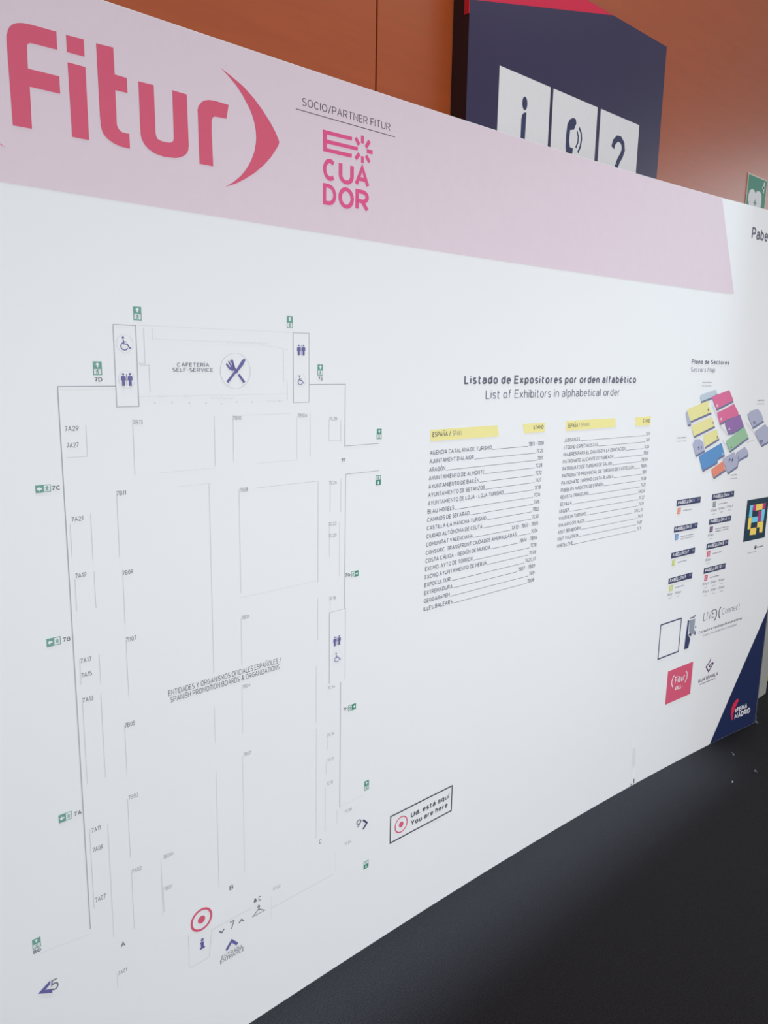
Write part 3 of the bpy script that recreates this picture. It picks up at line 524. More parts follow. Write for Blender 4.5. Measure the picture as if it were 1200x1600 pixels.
('k207','entrance_caption', None,'k66','board',[['t','ENTRADA',9101,2410,625,110,0.14,'slate',2],['t','ENTRANCE',9051,2308,722,111,0.14,'slate',2]]),
('k208','accessible_pictogram', None,'k66','board',[['d',[7188,17865,25,25],'violet',3],['l',[7191,17828,7202,17744,7276,17739,7321,17659,7351,17673],'violet',3,23.0],['l',[7195,17787,7259,17783],'violet',3,17.7],['l',[7188,17769,7149,17739,7134,17691,7152,17645,7196,17620,7244,17624,7280,17659],'violet',3,19.5],['r',[7223,17748,177,6],'line',3]]),
('k209','toilet_pictogram', None,'k66','board',[['d',[7157,17140,23,23],'violet',3],['p',[7112,17106,7203,17106,7213,17015,7192,17015,7187,17059,7187,16903,7161,16903,7157,16998,7154,16903,7128,16903,7128,17059,7123,17015,7102,17015],'violet',3],['d',[7303,17140,23,23],'violet',3],['p',[7258,17106,7348,17106,7359,17015,7338,17015,7333,17059,7333,16903,7307,16903,7303,16998,7300,16903,7274,16903,7274,17059,7269,17015,7248,17015],'violet',3],['l',[7230,17146,7230,16911],'violet',3,12.2],['r',[7230,17033,174,6],'line',3]]),
('k210','toilet_pictogram', None,'k66','board',[['d',[11610,17830,22,22],'violet',3],['p',[11566,17796,11655,17796,11665,17708,11644,17708,11639,17750,11639,17597,11614,17597,11610,17691,11607,17597,11581,17597,11581,17750,11576,17708,11556,17708],'violet',3],['d',[11753,17830,22,22],'violet',3],['p',[11709,17796,11798,17796,11808,17708,11787,17708,11782,17750,11782,17597,11757,17597,11753,17691,11750,17597,11724,17597,11724,17750,11719,17708,11699,17708],'violet',3],['l',[11682,17835,11682,17605],'violet',3,11.9]]),
('k211','accessible_pictogram', None,'k66','board',[['d',[11630,17109,21,21],'violet',3],['l',[11633,17077,11642,17007,11705,17002,11743,16935,11768,16947],'violet',3,19.5],['l',[11636,17043,11690,17040],'violet',3,15.0],['l',[11630,17028,11597,17002,11585,16962,11600,16923,11638,16902,11678,16905,11708,16935],'violet',3,16.5],['r',[11660,17010,150,5],'line',3]]),
('k212','toilet_pictogram', None,'k66','board',[['d',[12780,10199,24,24],'violet',3],['p',[12733,10162,12827,10162,12838,10068,12816,10068,12811,10113,12811,9950,12784,9950,12780,10050,12776,9950,12749,9950,12749,10113,12744,10068,12722,10068],'violet',3],['d',[12932,10199,24,24],'violet',3],['p',[12885,10162,12979,10162,12990,10068,12968,10068,12963,10113,12963,9950,12936,9950,12932,10050,12929,9950,12901,9950,12901,10113,12896,10068,12874,10068],'violet',3],['l',[12856,10204,12856,9959],'violet',3,12.7]]),
('k213','accessible_pictogram', None,'k66','board',[['d',[12826,9724,24,24],'violet',3],['l',[12829,9689,12839,9609,12911,9604,12953,9527,12982,9541],'violet',3,22.1],['l',[12832,9650,12894,9646],'violet',3,17.0],['l',[12826,9633,12788,9604,12775,9558,12792,9513,12834,9490,12880,9493,12914,9527],'violet',3,18.7],['r',[12860,9612,170,6],'line',3]]),
('k214','cutlery_pictogram','violet crossed fork and knife in a thin circle','k66','board',[['l',[9608,16967,9850,17229],'violet',3,59.6],['p',[9818,17209,9862,17181,10029,17348,10101,17467,10069,17499,10009,17467],'violet',3],['l',[10061,16959,9910,17141],'violet',3,59.6],['l',[9878,17181,9783,17292],'violet',3,55.6],['p',[9822,17269,9799,17364,9711,17467,9687,17443,9751,17356,9735,17340,9655,17443,9632,17420,9703,17316,9687,17300,9600,17396,9576,17364,9655,17261,9751,17213],'violet',3],['p',[9783,17261,9814,17300,9767,17459,9727,17499,9751,17380],'violet',3],['r',[9830,17221,397,12],'line',3]]),
('k215','target_marker','crimson ring and dot','k66','board',[['r',[8559,3860,275,58],'crimson',2],['d',[8559,3860,102,102],'crimson',2]]),
('k216','info_pictogram', None,'k66','board',[['d',[8561,3290,40,40],'violet',3],['p',[8504,3237,8604,3237,8604,3087,8630,3087,8630,3038,8491,3038,8491,3087,8517,3087,8517,3190,8504,3190],'violet',3]]),
('k217','hanger_pictogram', None,'k66','board',[['l',[10205,3337,10237,3389,10273,3352,10237,3285,10429,3149,10044,3149,10237,3285],'slate',3,29.4]]),
('k218','cloakroom_pictogram', None,'k66','board',[['p',[10090,3538,10180,3538,10180,3594,10090,3594],'slate',3],['d',[10135,3616,34,34],'slate',3],['l',[10314,3627,10258,3639,10241,3582,10258,3526,10314,3538],'slate',3,22.5]]),
('k219','direction_arrow','violet chevron at the entrance','k66','board',[['l',[9236,2606,9403,2795,9569,2606],'violet',3,75.4]]),
('k220','direction_arrow', None,'k66','board',[['l',[9049,3261,9121,3189,9194,3261],'slate',3,36.3]]),
('k221','direction_arrow', None,'k66','board',[['l',[9629,3182,9703,3256,9777,3182],'slate',3,37.1]]),
('k222','hall_number', None,'k66','board',[['t','7',9345,3122,153,238,0.11,'slate',2]]),
('k223','hall_number', None,'k66','board',[['t','5',4905,4056,164,267,0.12,'slate',2]]),
('k224','direction_arrow','violet arrow','k66','board',[['p',[4899,4342,4629,4175,4925,4017,4925,4125,4787,4175,4899,4253],'violet',3]]),
('k225','hall_number', None,'k66','board',[['t','9',13619,4177,196,247,0.13,'slate',2]]),
('k226','direction_arrow', None,'k66','board',[['l',[13881,4341,14031,4191,13881,4041],'night',3,60.1]]),
('k227','exit_pictogram', None,'k66','board',[['p',[7431,18359,7607,18359,7607,18494,7431,18494],'teal',2],['p',[7503,18380,7535,18380,7535,18426,7565,18426,7519,18474,7473,18426,7503,18426],'white',3],['l',[7440,18230,7599,18230,7599,18352,7440,18352,7440,18230],'teal',2,17.6],['d',[7525,18326,11,11],'teal',2],['l',[7522,18311,7514,18283,7536,18268,7531,18243],'teal',2,14.7],['l',[7514,18283,7502,18260,7480,18257],'teal',2,13.6],['l',[7488,18294,7499,18311,7531,18308,7550,18292],'teal',2,11.3]]),
('k228','exit_pictogram', None,'k66','board',[['p',[11261,18365,11436,18365,11436,18502,11261,18502],'teal',2],['p',[11332,18387,11365,18387,11365,18433,11395,18433,11349,18482,11302,18433,11332,18433],'white',3],['l',[11270,18235,11427,18235,11427,18358,11270,18358,11270,18235],'teal',2,17.5],['d',[11354,18332,12,12],'teal',2],['l',[11351,18316,11343,18288,11366,18273,11360,18247],'teal',2,15.0],['l',[11343,18288,11331,18265,11308,18262],'teal',2,13.8],['l',[11317,18299,11328,18316,11360,18314,11380,18297],'teal',2,11.5]]),
('k229','exit_pictogram', None,'k66','board',[['p',[6537,17255,6718,17255,6718,17388,6537,17388],'teal',2],['p',[6612,17277,6644,17277,6644,17322,6673,17322,6628,17369,6582,17322,6612,17322],'white',3],['l',[6546,17129,6709,17129,6709,17249,6546,17249,6546,17129],'teal',2,18.1],['d',[6633,17224,11,11],'teal',2],['l',[6630,17208,6622,17181,6644,17167,6639,17141],'teal',2,14.5],['l',[6622,17181,6611,17158,6589,17155],'teal',2,13.4],['l',[6597,17192,6608,17208,6639,17206,6658,17190],'teal',2,11.2]]),
('k230','exit_pictogram', None,'k66','board',[['p',[12183,17258,12353,17258,12353,17392,12183,17392],'teal',2],['p',[12252,17280,12284,17280,12284,17325,12314,17325,12268,17373,12223,17325,12252,17325],'white',3],['l',[12191,17131,12345,17131,12345,17252,12191,17252,12191,17131],'teal',2,17.0],['d',[12274,17226,11,11],'teal',2],['l',[12271,17211,12263,17183,12285,17169,12279,17144],'teal',2,14.6],['l',[12263,17183,12251,17160,12229,17158],'teal',2,13.5],['l',[12237,17194,12249,17211,12279,17208,12299,17192],'teal',2,11.2]]),
('k231','exit_pictogram', None,'k66','board',[['p',[5281,14880,5427,14880,5427,15030,5281,15030],'teal',2],['p',[5403,14938,5403,14973,5354,14973,5354,15005,5302,14955,5354,14906,5354,14938],'white',3],['l',[5434,14888,5565,14888,5565,15022,5434,15022,5434,14888],'teal',2,14.6],['d',[5506,14993,12,12],'teal',2],['l',[5503,14977,5493,14946,5518,14931,5512,14903],'teal',2,15.9],['l',[5493,14946,5481,14921,5457,14918],'teal',2,14.7],['l',[5466,14958,5478,14977,5512,14974,5533,14956],'teal',2,12.3]]),
('k232','exit_pictogram', None,'k66','board',[['p',[5294,11758,5435,11758,5435,11928,5294,11928],'teal',2],['p',[5412,11826,5412,11860,5364,11860,5364,11891,5314,11843,5364,11795,5364,11826],'white',3],['l',[5442,11766,5569,11766,5569,11920,5442,11920,5442,11766],'teal',2,14.1],['d',[5511,11880,12,12],'teal',2],['l',[5508,11864,5499,11834,5523,11819,5517,11792],'teal',2,15.4],['l',[5499,11834,5487,11810,5464,11807],'teal',2,14.2],['l',[5473,11846,5484,11864,5517,11861,5538,11844],'teal',2,11.8]]),
('k233','exit_pictogram', None,'k66','board',[['p',[5302,7873,5440,7873,5440,8055,5302,8055],'teal',2],['p',[5418,7947,5418,7980,5371,7980,5371,8010,5321,7964,5371,7917,5371,7947],'white',3],['l',[5446,7882,5571,7882,5571,8046,5446,8046,5446,7882],'teal',2,13.8],['d',[5514,8000,12,12],'teal',2],['l',[5511,7984,5503,7955,5526,7940,5520,7914],'teal',2,15.1],['l',[5503,7955,5491,7932,5468,7929],'teal',2,13.9],['l',[5477,7967,5488,7984,5520,7981,5540,7965],'teal',2,11.6]]),
('k234','exit_pictogram', None,'k66','board',[['p',[14184,15582,14357,15582,14357,15720,14184,15720],'green',2],['p',[14254,15604,14287,15604,14287,15651,14317,15651,14271,15700,14224,15651,14254,15651],'white',3],['l',[14192,15452,14349,15452,14349,15575,14192,15575,14192,15452],'green',2,17.4],['d',[14276,15549,12,12],'green',2],['l',[14274,15534,14265,15505,14288,15491,14282,15465],'green',2,15.0],['l',[14265,15505,14253,15482,14230,15479],'green',2,13.8],['l',[14239,15517,14250,15534,14282,15531,14302,15515],'green',2,11.5]]),
('k235','exit_pictogram', None,'k66','board',[['p',[14173,14193,14358,14193,14358,14325,14173,14325],'green',2],['p',[14281,14304,14249,14304,14249,14259,14220,14259,14265,14212,14310,14259,14281,14259],'white',3],['l',[14182,14332,14348,14332,14348,14450,14182,14450,14182,14332],'green',2,18.5],['d',[14271,14425,11,11],'green',2],['l',[14268,14410,14260,14383,14282,14369,14276,14344],'green',2,14.4],['l',[14260,14383,14249,14361,14226,14358],'green',2,13.3],['l',[14235,14394,14246,14410,14276,14408,14296,14392],'green',2,11.1]]),
('k236','exit_pictogram', None,'k66','board',[['p',[13467,11762,13592,11762,13592,11924,13467,11924],'green',2],['p',[13487,11858,13487,11828,13530,11828,13530,11800,13574,11843,13530,11886,13530,11858],'white',3],['l',[13348,11770,13461,11770,13461,11916,13348,11916,13348,11770],'green',2,12.5],['d',[13410,11876,11,11],'green',2],['l',[13407,11861,13399,11835,13420,11822,13415,11798],'green',2,13.7],['l',[13399,11835,13389,11814,13368,11811],'green',2,12.6],['l',[13375,11846,13386,11861,13415,11859,13433,11844],'green',2,10.5]]),
('k237','exit_pictogram', None,'k66','board',[['p',[13413,7915,13554,7915,13554,8088,13413,8088],'green',2],['p',[13436,8018,13436,7984,13484,7984,13484,7953,13534,8001,13484,8049,13484,8018],'white',3],['l',[13279,7924,13406,7924,13406,8079,13279,8079,13279,7924],'green',2,14.1],['d',[13349,8038,12,12],'green',2],['l',[13346,8022,13337,7992,13360,7978,13355,7951],'green',2,15.4],['l',[13337,7992,13325,7969,13301,7966],'green',2,14.2],['l',[13310,8004,13322,8022,13355,8019,13375,8002],'green',2,11.8]]),
('k238','exit_pictogram', None,'k66','board',[['p',[4596,5373,4767,5373,4767,5487,4596,5487],'teal',2],['p',[4668,5391,4695,5391,4695,5430,4720,5430,4681,5471,4642,5430,4668,5430],'white',3],['l',[4604,5264,4758,5264,4758,5367,4604,5367,4604,5264],'teal',2,17.1],['d',[4686,5345,10,10],'teal',2],['l',[4684,5332,4676,5308,4696,5296,4691,5275],'teal',2,12.5],['l',[4676,5308,4667,5289,4648,5287],'teal',2,11.5],['l',[4655,5318,4664,5332,4691,5330,4708,5316],'teal',2,9.6]]),
('k239','exit_pictogram', None,'k66','board',[['p',[13911,5401,14085,5401,14085,5549,13911,5549],'green',2],['p',[13980,5425,14015,5425,14015,5475,14048,5475,13998,5528,13948,5475,13980,5475],'white',3],['l',[13920,5260,14076,5260,14076,5393,13920,5393,13920,5260],'green',2,17.4],['d',[14004,5365,12,12],'green',2],['l',[14001,5349,13992,5318,14017,5302,14010,5274],'green',2,16.2],['l',[13992,5318,13979,5293,13954,5290],'green',2,14.9],['l',[13964,5330,13976,5349,14010,5345,14032,5328],'green',2,12.4]]),
('k240','exit_pictogram', None,'k66','board',[['p',[13922,2701,14113,2701,14113,2823,13922,2823],'green',2],['p',[14032,2804,14003,2804,14003,2762,13976,2762,14017,2718,14059,2762,14032,2762],'white',3],['l',[13932,2830,14103,2830,14103,2940,13932,2940,13932,2830],'green',2,19.1],['d',[14022,2917,10,10],'green',2],['l',[14020,2903,14012,2877,14033,2864,14028,2841],'green',2,13.4],['l',[14012,2877,14002,2856,13981,2854],'green',2,12.4],['l',[13989,2887,13999,2903,14028,2900,14046,2886],'green',2,10.3]]),
('k241','sector_map','coloured plan of the exhibition halls','board','board',[['t','Plano de Sectores',30423,17627,2839,181,0.2,'ink',2],['t','Sectors Map',30405,17315,1819,187,0.1,'ink',2]]),
('k242','hall_block', None,'k241','board',[['p',[31288,16275,31469,16341,32480,16522,32612,16345,32207,16210,31423,16049],'side',2],['p',[31245,16358,31426,16424,32435,16606,32566,16430,32162,16294,31380,16132],'hall_pale',3]]),
('k243','hall_block', None,'k241','board',[['p',[30339,15611,30440,15676,30799,15220,30751,15126,30557,15160],'side',2],['p',[30297,15693,30399,15759,30756,15304,30709,15210,30515,15244],'hall_grey',3]]),
('k244','hall_block', None,'k241','board',[['p',[30429,15744,31904,16075,32284,15594,30698,15258],'side',2],['p',[30387,15827,31860,16159,32239,15679,30656,15342],'hall_yellow',3],['t','9',31924,15722,118,112,0.2,'night',4]]),
('k245','hall_block', None,'k241','board',[['p',[30854,15080,32385,15397,32653,15014,31118,14646],'side',2],['p',[30811,15165,32340,15483,32607,15101,31075,14732],'hall_yellow',3],['t','7',32384,15163,113,107,0.2,'night',4]]),
('k246','hall_block', None,'k241','board',[['p',[31829,14639,32847,14863,33086,14474,32044,14156],'side',2],['p',[31785,14725,32801,14951,33040,14563,31999,14243],'hall_yellow',3],['t','5',32853,14554,101,109,0.2,'night',4]]),
('k247','hall_block', None,'k241','board',[['p',[31073,14341,31237,14508,31592,14508,31876,14371,32034,14024,31381,13849],'side',2],['p',[31030,14427,31194,14594,31548,14595,31831,14458,31990,14112,31337,13936],'hall_grey',3],['t','5.1',31461,14159,292,135,0.2,'night',4]]),
('k248','hall_block', None,'k241','board',[['p',[31636,13798,33328,14263,33662,13749,33141,13615,33103,13452,32016,13181,31885,13370],'side',2],['p',[31591,13886,33281,14352,33614,13840,33094,13706,33056,13543,31971,13271,31840,13459],'hall_blue',3],['t','3',33414,13815,82,119,0.2,'white',4]]),
('k249','hall_block', None,'k241','board',[['p',[32685,13151,33609,13475,33853,13087,32949,12801],'side',2],['p',[32639,13242,33562,13567,33805,13180,32903,12893],'hall_orange',3],['t','1',33610,13193,82,113,0.2,'white',4]]),
('k250','hall_block', None,'k241','board',[['p',[32204,16227,33524,16495,33948,16059,32946,15791,32661,15708],'side',2],['p',[32159,16312,33477,16581,33900,16146,32900,15877,32615,15794],'hall_pink',3],['t','10',32566,15884,146,106,0.2,'white',4]]),
('k251','hall_block', None,'k241','board',[['p',[32720,15565,33366,15710,34010,15913,34428,15539,34457,15391,33587,15253,33201,15138,33005,15102],'side',2],['p',[32674,15651,33319,15797,33963,16001,34380,15628,34408,15481,33540,15341,33154,15226,32959,15190],'hall_pink',3],['t','8',33002,15321,108,108,0.2,'white',4]]),
('k252','hall_block', None,'k241','board',[['p',[33405,15132,34586,15443,35003,14929,34109,14667,33766,14663],'side',2],['p',[33358,15220,34538,15532,34953,15021,34061,14757,33718,14753],'hall_purple',3],['t','6',33728,14880,117,110,0.2,'white',4]]),
('k253','hall_block', None,'k241','board',[['p',[33658,14320,35046,14891,35494,14422,34051,13875],'side',2],['p',[33611,14410,34996,14982,35444,14514,34003,13967],'hall_green',3],['t','4',34052,14075,104,97,0.2,'night',4]]),
('k254','hall_block', None,'k241','board',[['p',[34562,13753,35293,13996,35587,13771,35582,13619,34766,13421],'side',2],['p',[34513,13846,35242,14089,35536,13865,35531,13713,34717,13514],'hall_grey',3],['t','2',34716,13590,113,129,0.2,'night',4]]),
('k255','hall_block', None,'k241','board',[['p',[33526,13554,34410,13818,34834,13435,34814,13172,34056,12923],'side',2],['p',[33479,13646,34361,13910,34784,13529,34764,13266,34008,13016],'hall_grey',3],['t','N',34007,13502,327,136,0.2,'night',4]]),
('k256','hall_block', None,'k241','board',[['p',[35192,15408,35480,15569,36039,15642,36368,15453,36641,15121,35770,14834],'side',2],['p',[35142,15499,35429,15659,35988,15733,36316,15545,36589,15214,35719,14927],'hall_grey',3],['t','14',35690,15071,230,129,0.2,'night',4]]),
('k257','hall_block', None,'k241','board',[['p',[35956,14630,36802,14943,37427,14611,37653,14250,36668,13991],'side',2],['p',[35904,14723,36750,15037,37374,14707,37599,14346,36616,14087],'hall_grey',3],['t','12',36453,14164,257,155,0.2,'night',4]]),
('k258','walkway', None,'k241','board',[['l',[32212,16014,33029,15177],'line',2,60.0]]),
('k259','walkway', None,'k241','board',[['l',[33045,15086,33777,14622],'line',2,60.0]]),
('k260','walkway', None,'k241','board',[['l',[33363,14458,33972,13950],'line',2,60.0]]),
('k261','walkway', None,'k241','board',[['l',[35102,15165,35920,14647,36543,14083],'line',2,40.0]]),
('k262','walkway', None,'k241','board',[['l',[35349,14273,35941,14360],'line',2,40.0]]),
('k263','gate_caption', None,'k241','board',[['t','Puerta Norte',31361,16870,666,56,0.2,'slate',2],['t','North Entrance',31334,16733,717,51,0.14,'grey',2]]),
('k264','gate_caption', None,'k241','board',[['t','Puerta Oeste',29889,14688,622,57,0.2,'slate',2],['t','West Access',29862,14553,672,52,0.14,'grey',2]]),
('k265','gate_caption', None,'k241','board',[['t','Puerta Sur',34317,12851,513,63,0.2,'slate',2],['t','South Access',34289,12702,569,57,0.14,'grey',2]]),
('k266','gate_caption', None,'k241','board',[['t','Puerta Este',35903,16080,557,62,0.2,'slate',2],['t','East Access',35876,15931,616,56,0.14,'grey',2]]),
('k267','hall_key','navy captioned key of halls with coloured squares','board','board',[]),
('k268','key_entry', None,'k267','board',[['p',[30236,12157,32049,12144,32053,11883,30238,11901],'night',2],['t','PABELLÓN 1',30338,11962,1209,140,0.2,'white',3],['t','H',31832,11973,132,128,0.16,'grey',3],['p',[30343,11565,30593,11565,30593,11815,30343,11815],'hall_orange',2],['l',[30418,11628,30418,11753,30518,11753,30518,11628,30418,11628],'white',3,14.0],['t','EXPOSITORES',30778,11640,677,52,0.2,'slate',2]]),
('k269','key_entry', None,'k267','board',[['p',[30214,11049,32007,11032,31998,10793,30221,10801],'night',2],['t','PABELLÓN 3',30322,10861,1204,143,0.2,'white',3],['t','H',31789,10864,132,130,0.16,'grey',3],['p',[30335,10466,30585,10466,30585,10716,30335,10716],'hall_blue',2],['l',[30410,10529,30410,10654,30510,10654,30510,10529,30410,10529],'white',3,14.0],['t','EXPOSITORES',30772,10534,1023,53,0.2,'slate',2],['t','SECTORES Y',30788,10432,1023,53,0.2,'slate',2]]),
('k270','key_entry', None,'k267','board',[['p',[30188,9949,31973,9958,31983,9699,30186,9709],'night',2],['t','PABELLÓN 5/7',30288,9767,1215,145,0.2,'white',3],['t','H',31753,9792,132,132,0.16,'grey',3],['p',[30290,9382,30540,9382,30540,9632,30290,9632],'olive',2],['l',[30365,9444,30365,9569,30465,9569,30465,9444,30365,9444],'white',3,14.0],['t','EXPOSITORES',30729,9442,680,54,0.2,'slate',2]]),
('k271','key_entry', None,'k267','board',[['p',[30142,8863,31941,8858,31951,8595,30148,8619],'night',2],['t','PABELLÓN 9',30250,8675,1209,147,0.2,'white',3],['t','H',31720,8694,132,134,0.16,'grey',3],['p',[30260,8292,30510,8292,30510,8542,30260,8542],'olive',2],['l',[30335,8355,30335,8480,30435,8480,30435,8355,30335,8355],'white',3,14.0],['t','EXPOSITORES',30700,8345,681,54,0.2,'slate',2],['t','(Fitur)',30150,8088,430,120,0.14,'slate',2],['t','NEXT',30266,7951,263,46,0.14,'grey',2],['t','(Fitur)',30750,8075,437,121,0.14,'slate',2],['t','NEXT',30869,7936,268,46,0.14,'grey',2]]),
('k272','key_entry', None,'k267','board',[['p',[32950,12155,34718,12166,34742,11900,32953,11899],'night',2],['t','PABELLÓN 4',33060,11964,1301,148,0.2,'white',3],['t','H',34489,11985,141,134,0.16,'grey',3],['p',[33067,11574,33317,11574,33317,11824,33067,11824],'greygreen',2],['l',[33142,11636,33142,11761,33242,11761,33242,11636,33142,11636],'white',3,14.0],['t','EXPOSITORES',33526,11648,728,55,0.2,'slate',2],['t','(Fitur)',32961,11376,460,120,0.14,'slate',2],['t','NEXT',33086,11244,281,46,0.14,'grey',2],['t','(Fitur)',33596,11405,467,121,0.14,'slate',2],['t','NEXT',33723,11272,286,46,0.14,'grey',2],['t','(Fitur)',34241,11435,475,123,0.14,'slate',2],['t','NEXT',34371,11301,290,47,0.14,'grey',2]]),
('k273','key_entry', None,'k267','board',[['p',[32906,11063,34681,11054,34682,10811,32906,10818],'night',2],['t','PABELLÓN 6',33014,10881,1303,150,0.2,'white',3],['t','H',34450,10875,141,136,0.16,'grey',3],['p',[33007,10474,33257,10474,33257,10724,33007,10724],'plum',2],['l',[33082,10536,33082,10661,33182,10661,33182,10536,33082,10536],'white',3,14.0],['t','EXPOSITORES DE',33467,10540,1097,55,0.2,'slate',2],['t','HORECA TRAVEL',33487,10433,1098,56,0.2,'slate',2],['t','(Fitur)',32914,10289,461,122,0.14,'slate',2],['t','NEXT',33040,10153,282,47,0.14,'grey',2]]),
('k274','key_entry', None,'k267','board',[['p',[32883,9980,34647,9958,34659,9702,32886,9718],'night',2],['t','PABELLÓN 8',32995,9779,1306,152,0.2,'white',3],['t','H',34414,9782,141,138,0.16,'grey',3],['p',[32986,9381,33236,9381,33236,9631,32986,9631],'crimson',2],['l',[33061,9443,33061,9568,33161,9568,33161,9443,33061,9443],'white',3,14.0],['t','EXPOSITORES',33448,9440,730,56,0.2,'slate',2],['t','(Fitur)',32894,9182,462,124,0.14,'slate',2],['t','NEXT',33020,9042,282,47,0.14,'grey',2]]),
('k275','key_entry', None,'k267','board',[['p',[32859,8894,34624,8879,34636,8619,32861,8634],'night',2],['t','PABELLÓN 10',32970,8694,1308,154,0.2,'white',3],['t','H',34391,8705,141,140,0.16,'grey',3],['p',[32968,8299,33218,8299,33218,8549,32968,8549],'crimson',2],['l',[33043,8361,33043,8486,33143,8486,33143,8361,33043,8361],'white',3,14.0],['t','EXPOSITORES',33433,8351,732,57,0.2,'slate',2],['t','(Fitur)',32869,8092,463,126,0.14,'slate',2],['t','NEXT',32996,7948,283,48,0.14,'grey',2],['t','(Fitur)',33514,8083,470,127,0.14,'slate',2],['t','NEXT',33644,7939,288,49,0.14,'grey',2],['t','(Fitur)',34170,8076,477,128,0.14,'slate',2],['t','NEXT',34302,7930,292,49,0.14,'grey',2],['t','(Fitur)',32930,7731,464,126,0.14,'slate',2],['t','NEXT',33058,7586,284,48,0.14,'grey',2],['t','(Fitur)',33578,7719,471,128,0.14,'slate',2],['t','NEXT',33708,7573,288,49,0.14,'grey',2],['t','(Fitur)',34236,7708,479,129,0.14,'slate',2],['t','NEXT',34368,7560,293,49,0.14,'grey',2]]),
('k276','colour_code','black square filled with cyan, magenta and yellow cells','board','board',[['p',[35930,9674,37812,9674,37812,11623,35930,11623],'tealblack',2],['p',[36213,11356,36490,11361,36453,11055,36481,10787,36200,10817,36206,11080],'cyan',3],['p',[36490,11361,36744,11361,36758,11074,36506,11060],'magenta',3],['p',[36744,11361,37324,11350,37317,11059,36752,11065],'sun',3],['p',[37324,11350,37588,11361,37580,11093,37313,11079],'magenta',3],['p',[37274,11053,37567,11064,37554,10496,37294,10503],'cyan',3],['p',[37008,11010,37264,11014,37268,10506,37053,10515],'magenta',3],['p',[36490,10777,37001,10773,37009,10514,36468,10523],'cyan',3],['p',[36192,10788,36470,10789,36454,10228,36206,10237],'sun',3],['p',[37013,10494,37538,10487,37544,9948,37273,9971,37239,10229,37018,10234],'sun',3],['p',[36466,10257,36978,10248,36971,9920,36445,9942],'sun',3]]),
('k277','code_caption', None,'board','board',[['p',[37042,9379,37174,9363,37158,9224,37043,9188,36979,9237],'dark',2],['t','navilens',37207,9233,549,95,0.18,'dark',2],['t','Informacion accesible',36447,9059,750,56,0.12,'grey',2]]),
('k278','square_frame','thin dark square outline','board','board',[['l',[29864,5396,31414,5396,31414,6900,29864,6900,29864,5396],'night',2,60.0]]),
('k279','phone_picture','navy sleeve and hand holding a pale phone','board','board',[['p',[31947,6696,32065,6679,32055,6031,32193,5895,32283,5767,32186,5368,31860,5385,31882,5960],'night',2],['p',[32089,6674,32531,6663,32536,5986,32415,5957,32132,6123],'phone',3],['p',[32103,6021,32257,6070,32374,5924,32236,5913],'night',3],['l',[32097,6760,32446,6755],'plum',3,50.0],['p',[32412,6821,32525,6839,32515,6761,32436,6757],'plum',3],['l',[32163,6587,32419,6583],'grey',4,22.0],['l',[32177,6498,32433,6493],'grey',4,22.0],['l',[32192,6410,32448,6404],'grey',4,22.0],['l',[32207,6321,32463,6315],'grey',4,22.0],['l',[32221,6231,32478,6225],'grey',4,22.0],['l',[32236,6142,32493,6136],'grey',4,22.0],['d',[32631,6260,40,40],'night',3],['p',[32561,6116,32658,6042,32681,5901,32588,5899],'night',3]]),
('k280','catalogue_caption', None,'board','board',[['t','LIVE',33209,6410,922,399,0.1,'slate',2],['t','Connect',34731,6415,1552,315,0.1,'grey',2],['l',[34147,6266,34202,6306,34246,6368,34274,6445,34284,6531,34274,6618,34246,6695,34202,6757,34147,6797],'dark',3,60.0],['l',[34612,6293,34557,6333,34513,6395,34485,6473,34475,6559,34485,6645,34513,6723,34557,6785,34612,6825],'dark',3,60.0],['t','Consulta el catálogo de expositores',32946,5866,3610,124,0.2,'slate',2],['t','Check the exhibitors catalogue',33301,5650,2847,118,0.12,'grey',2]]),
('k281','crimson_square','crimson square with a small white bracketed wordmark','board','board',[['p',[30744,3099,32709,3099,32709,4634,30744,4634],'crimson',2],['t','Fitur',31360,3898,792,339,0.15,'white',3],['l',[31263,3792,31203,3832,31154,3894,31123,3972,31113,4058,31123,4144,31154,4222,31203,4283,31263,4323],'white',3,50.0],['l',[32159,3791,32220,3831,32268,3893,32299,3971,32310,4057,32299,4143,32268,4221,32220,4283,32159,4323],'white',3,50.0],['t','4ALL',31411,3572,496,202,0.26,'white',3],['t','+',31924,3610,125,63,0.3,'white',3]]),
('k282','partner_logo','plum angular spiral letter above small capitals','board','board',[['l',[34186,4437,34121,4305,33854,4112,34098,3822,34432,4148,34350,4201,34099,4097,34199,4025],'plum',2,68.0],['t','GUATEMALA',33300,3454,1650,176,0.16,'plum',2],['l',[33452,3351,34745,3351],'plum',2,30.0]]),
('k283','venue_logo','red curved stroke and white capitals on navy','board','board',[['p',[36911,1784,37033,1737,37079,1642,36966,1489,36829,1309,36737,1117,36731,919,36747,682,36597,806,36489,1084,36483,1350,36609,1581],'brightred',2],['t','IFEMA',36887,1027,1041,262,0.24,'white',3],['t','MADRID',36870,707,1390,281,0.22,'white',3]]),
('k284','seam_crease','short vertical crease in the white skin near the floor','board','board',[['p',[28418,2065,28659,1990,28846,936,28844,79,28615,41,28603,841],'white',2],['p',[28546,1793,28740,1732,28837,939,28684,755,28587,1139],'faint',3],['p',[28768,298,28853,254,28861,59,28774,74],'crack',4],['p',[28618,129,28690,74,28671,6,28593,34],'crack',4]]),
('k285','pictogram_square','white square with dark letter i','sign','sign',[['p',[32095,27463,36312,27463,36312,31695,32095,31695],'white',1],['d',[34198,30454,210,320],'night',2],['p',[34369,30068,34166,30012,34037,29900,33974,29692,33974,28276,34323,28276],'night',2]]),
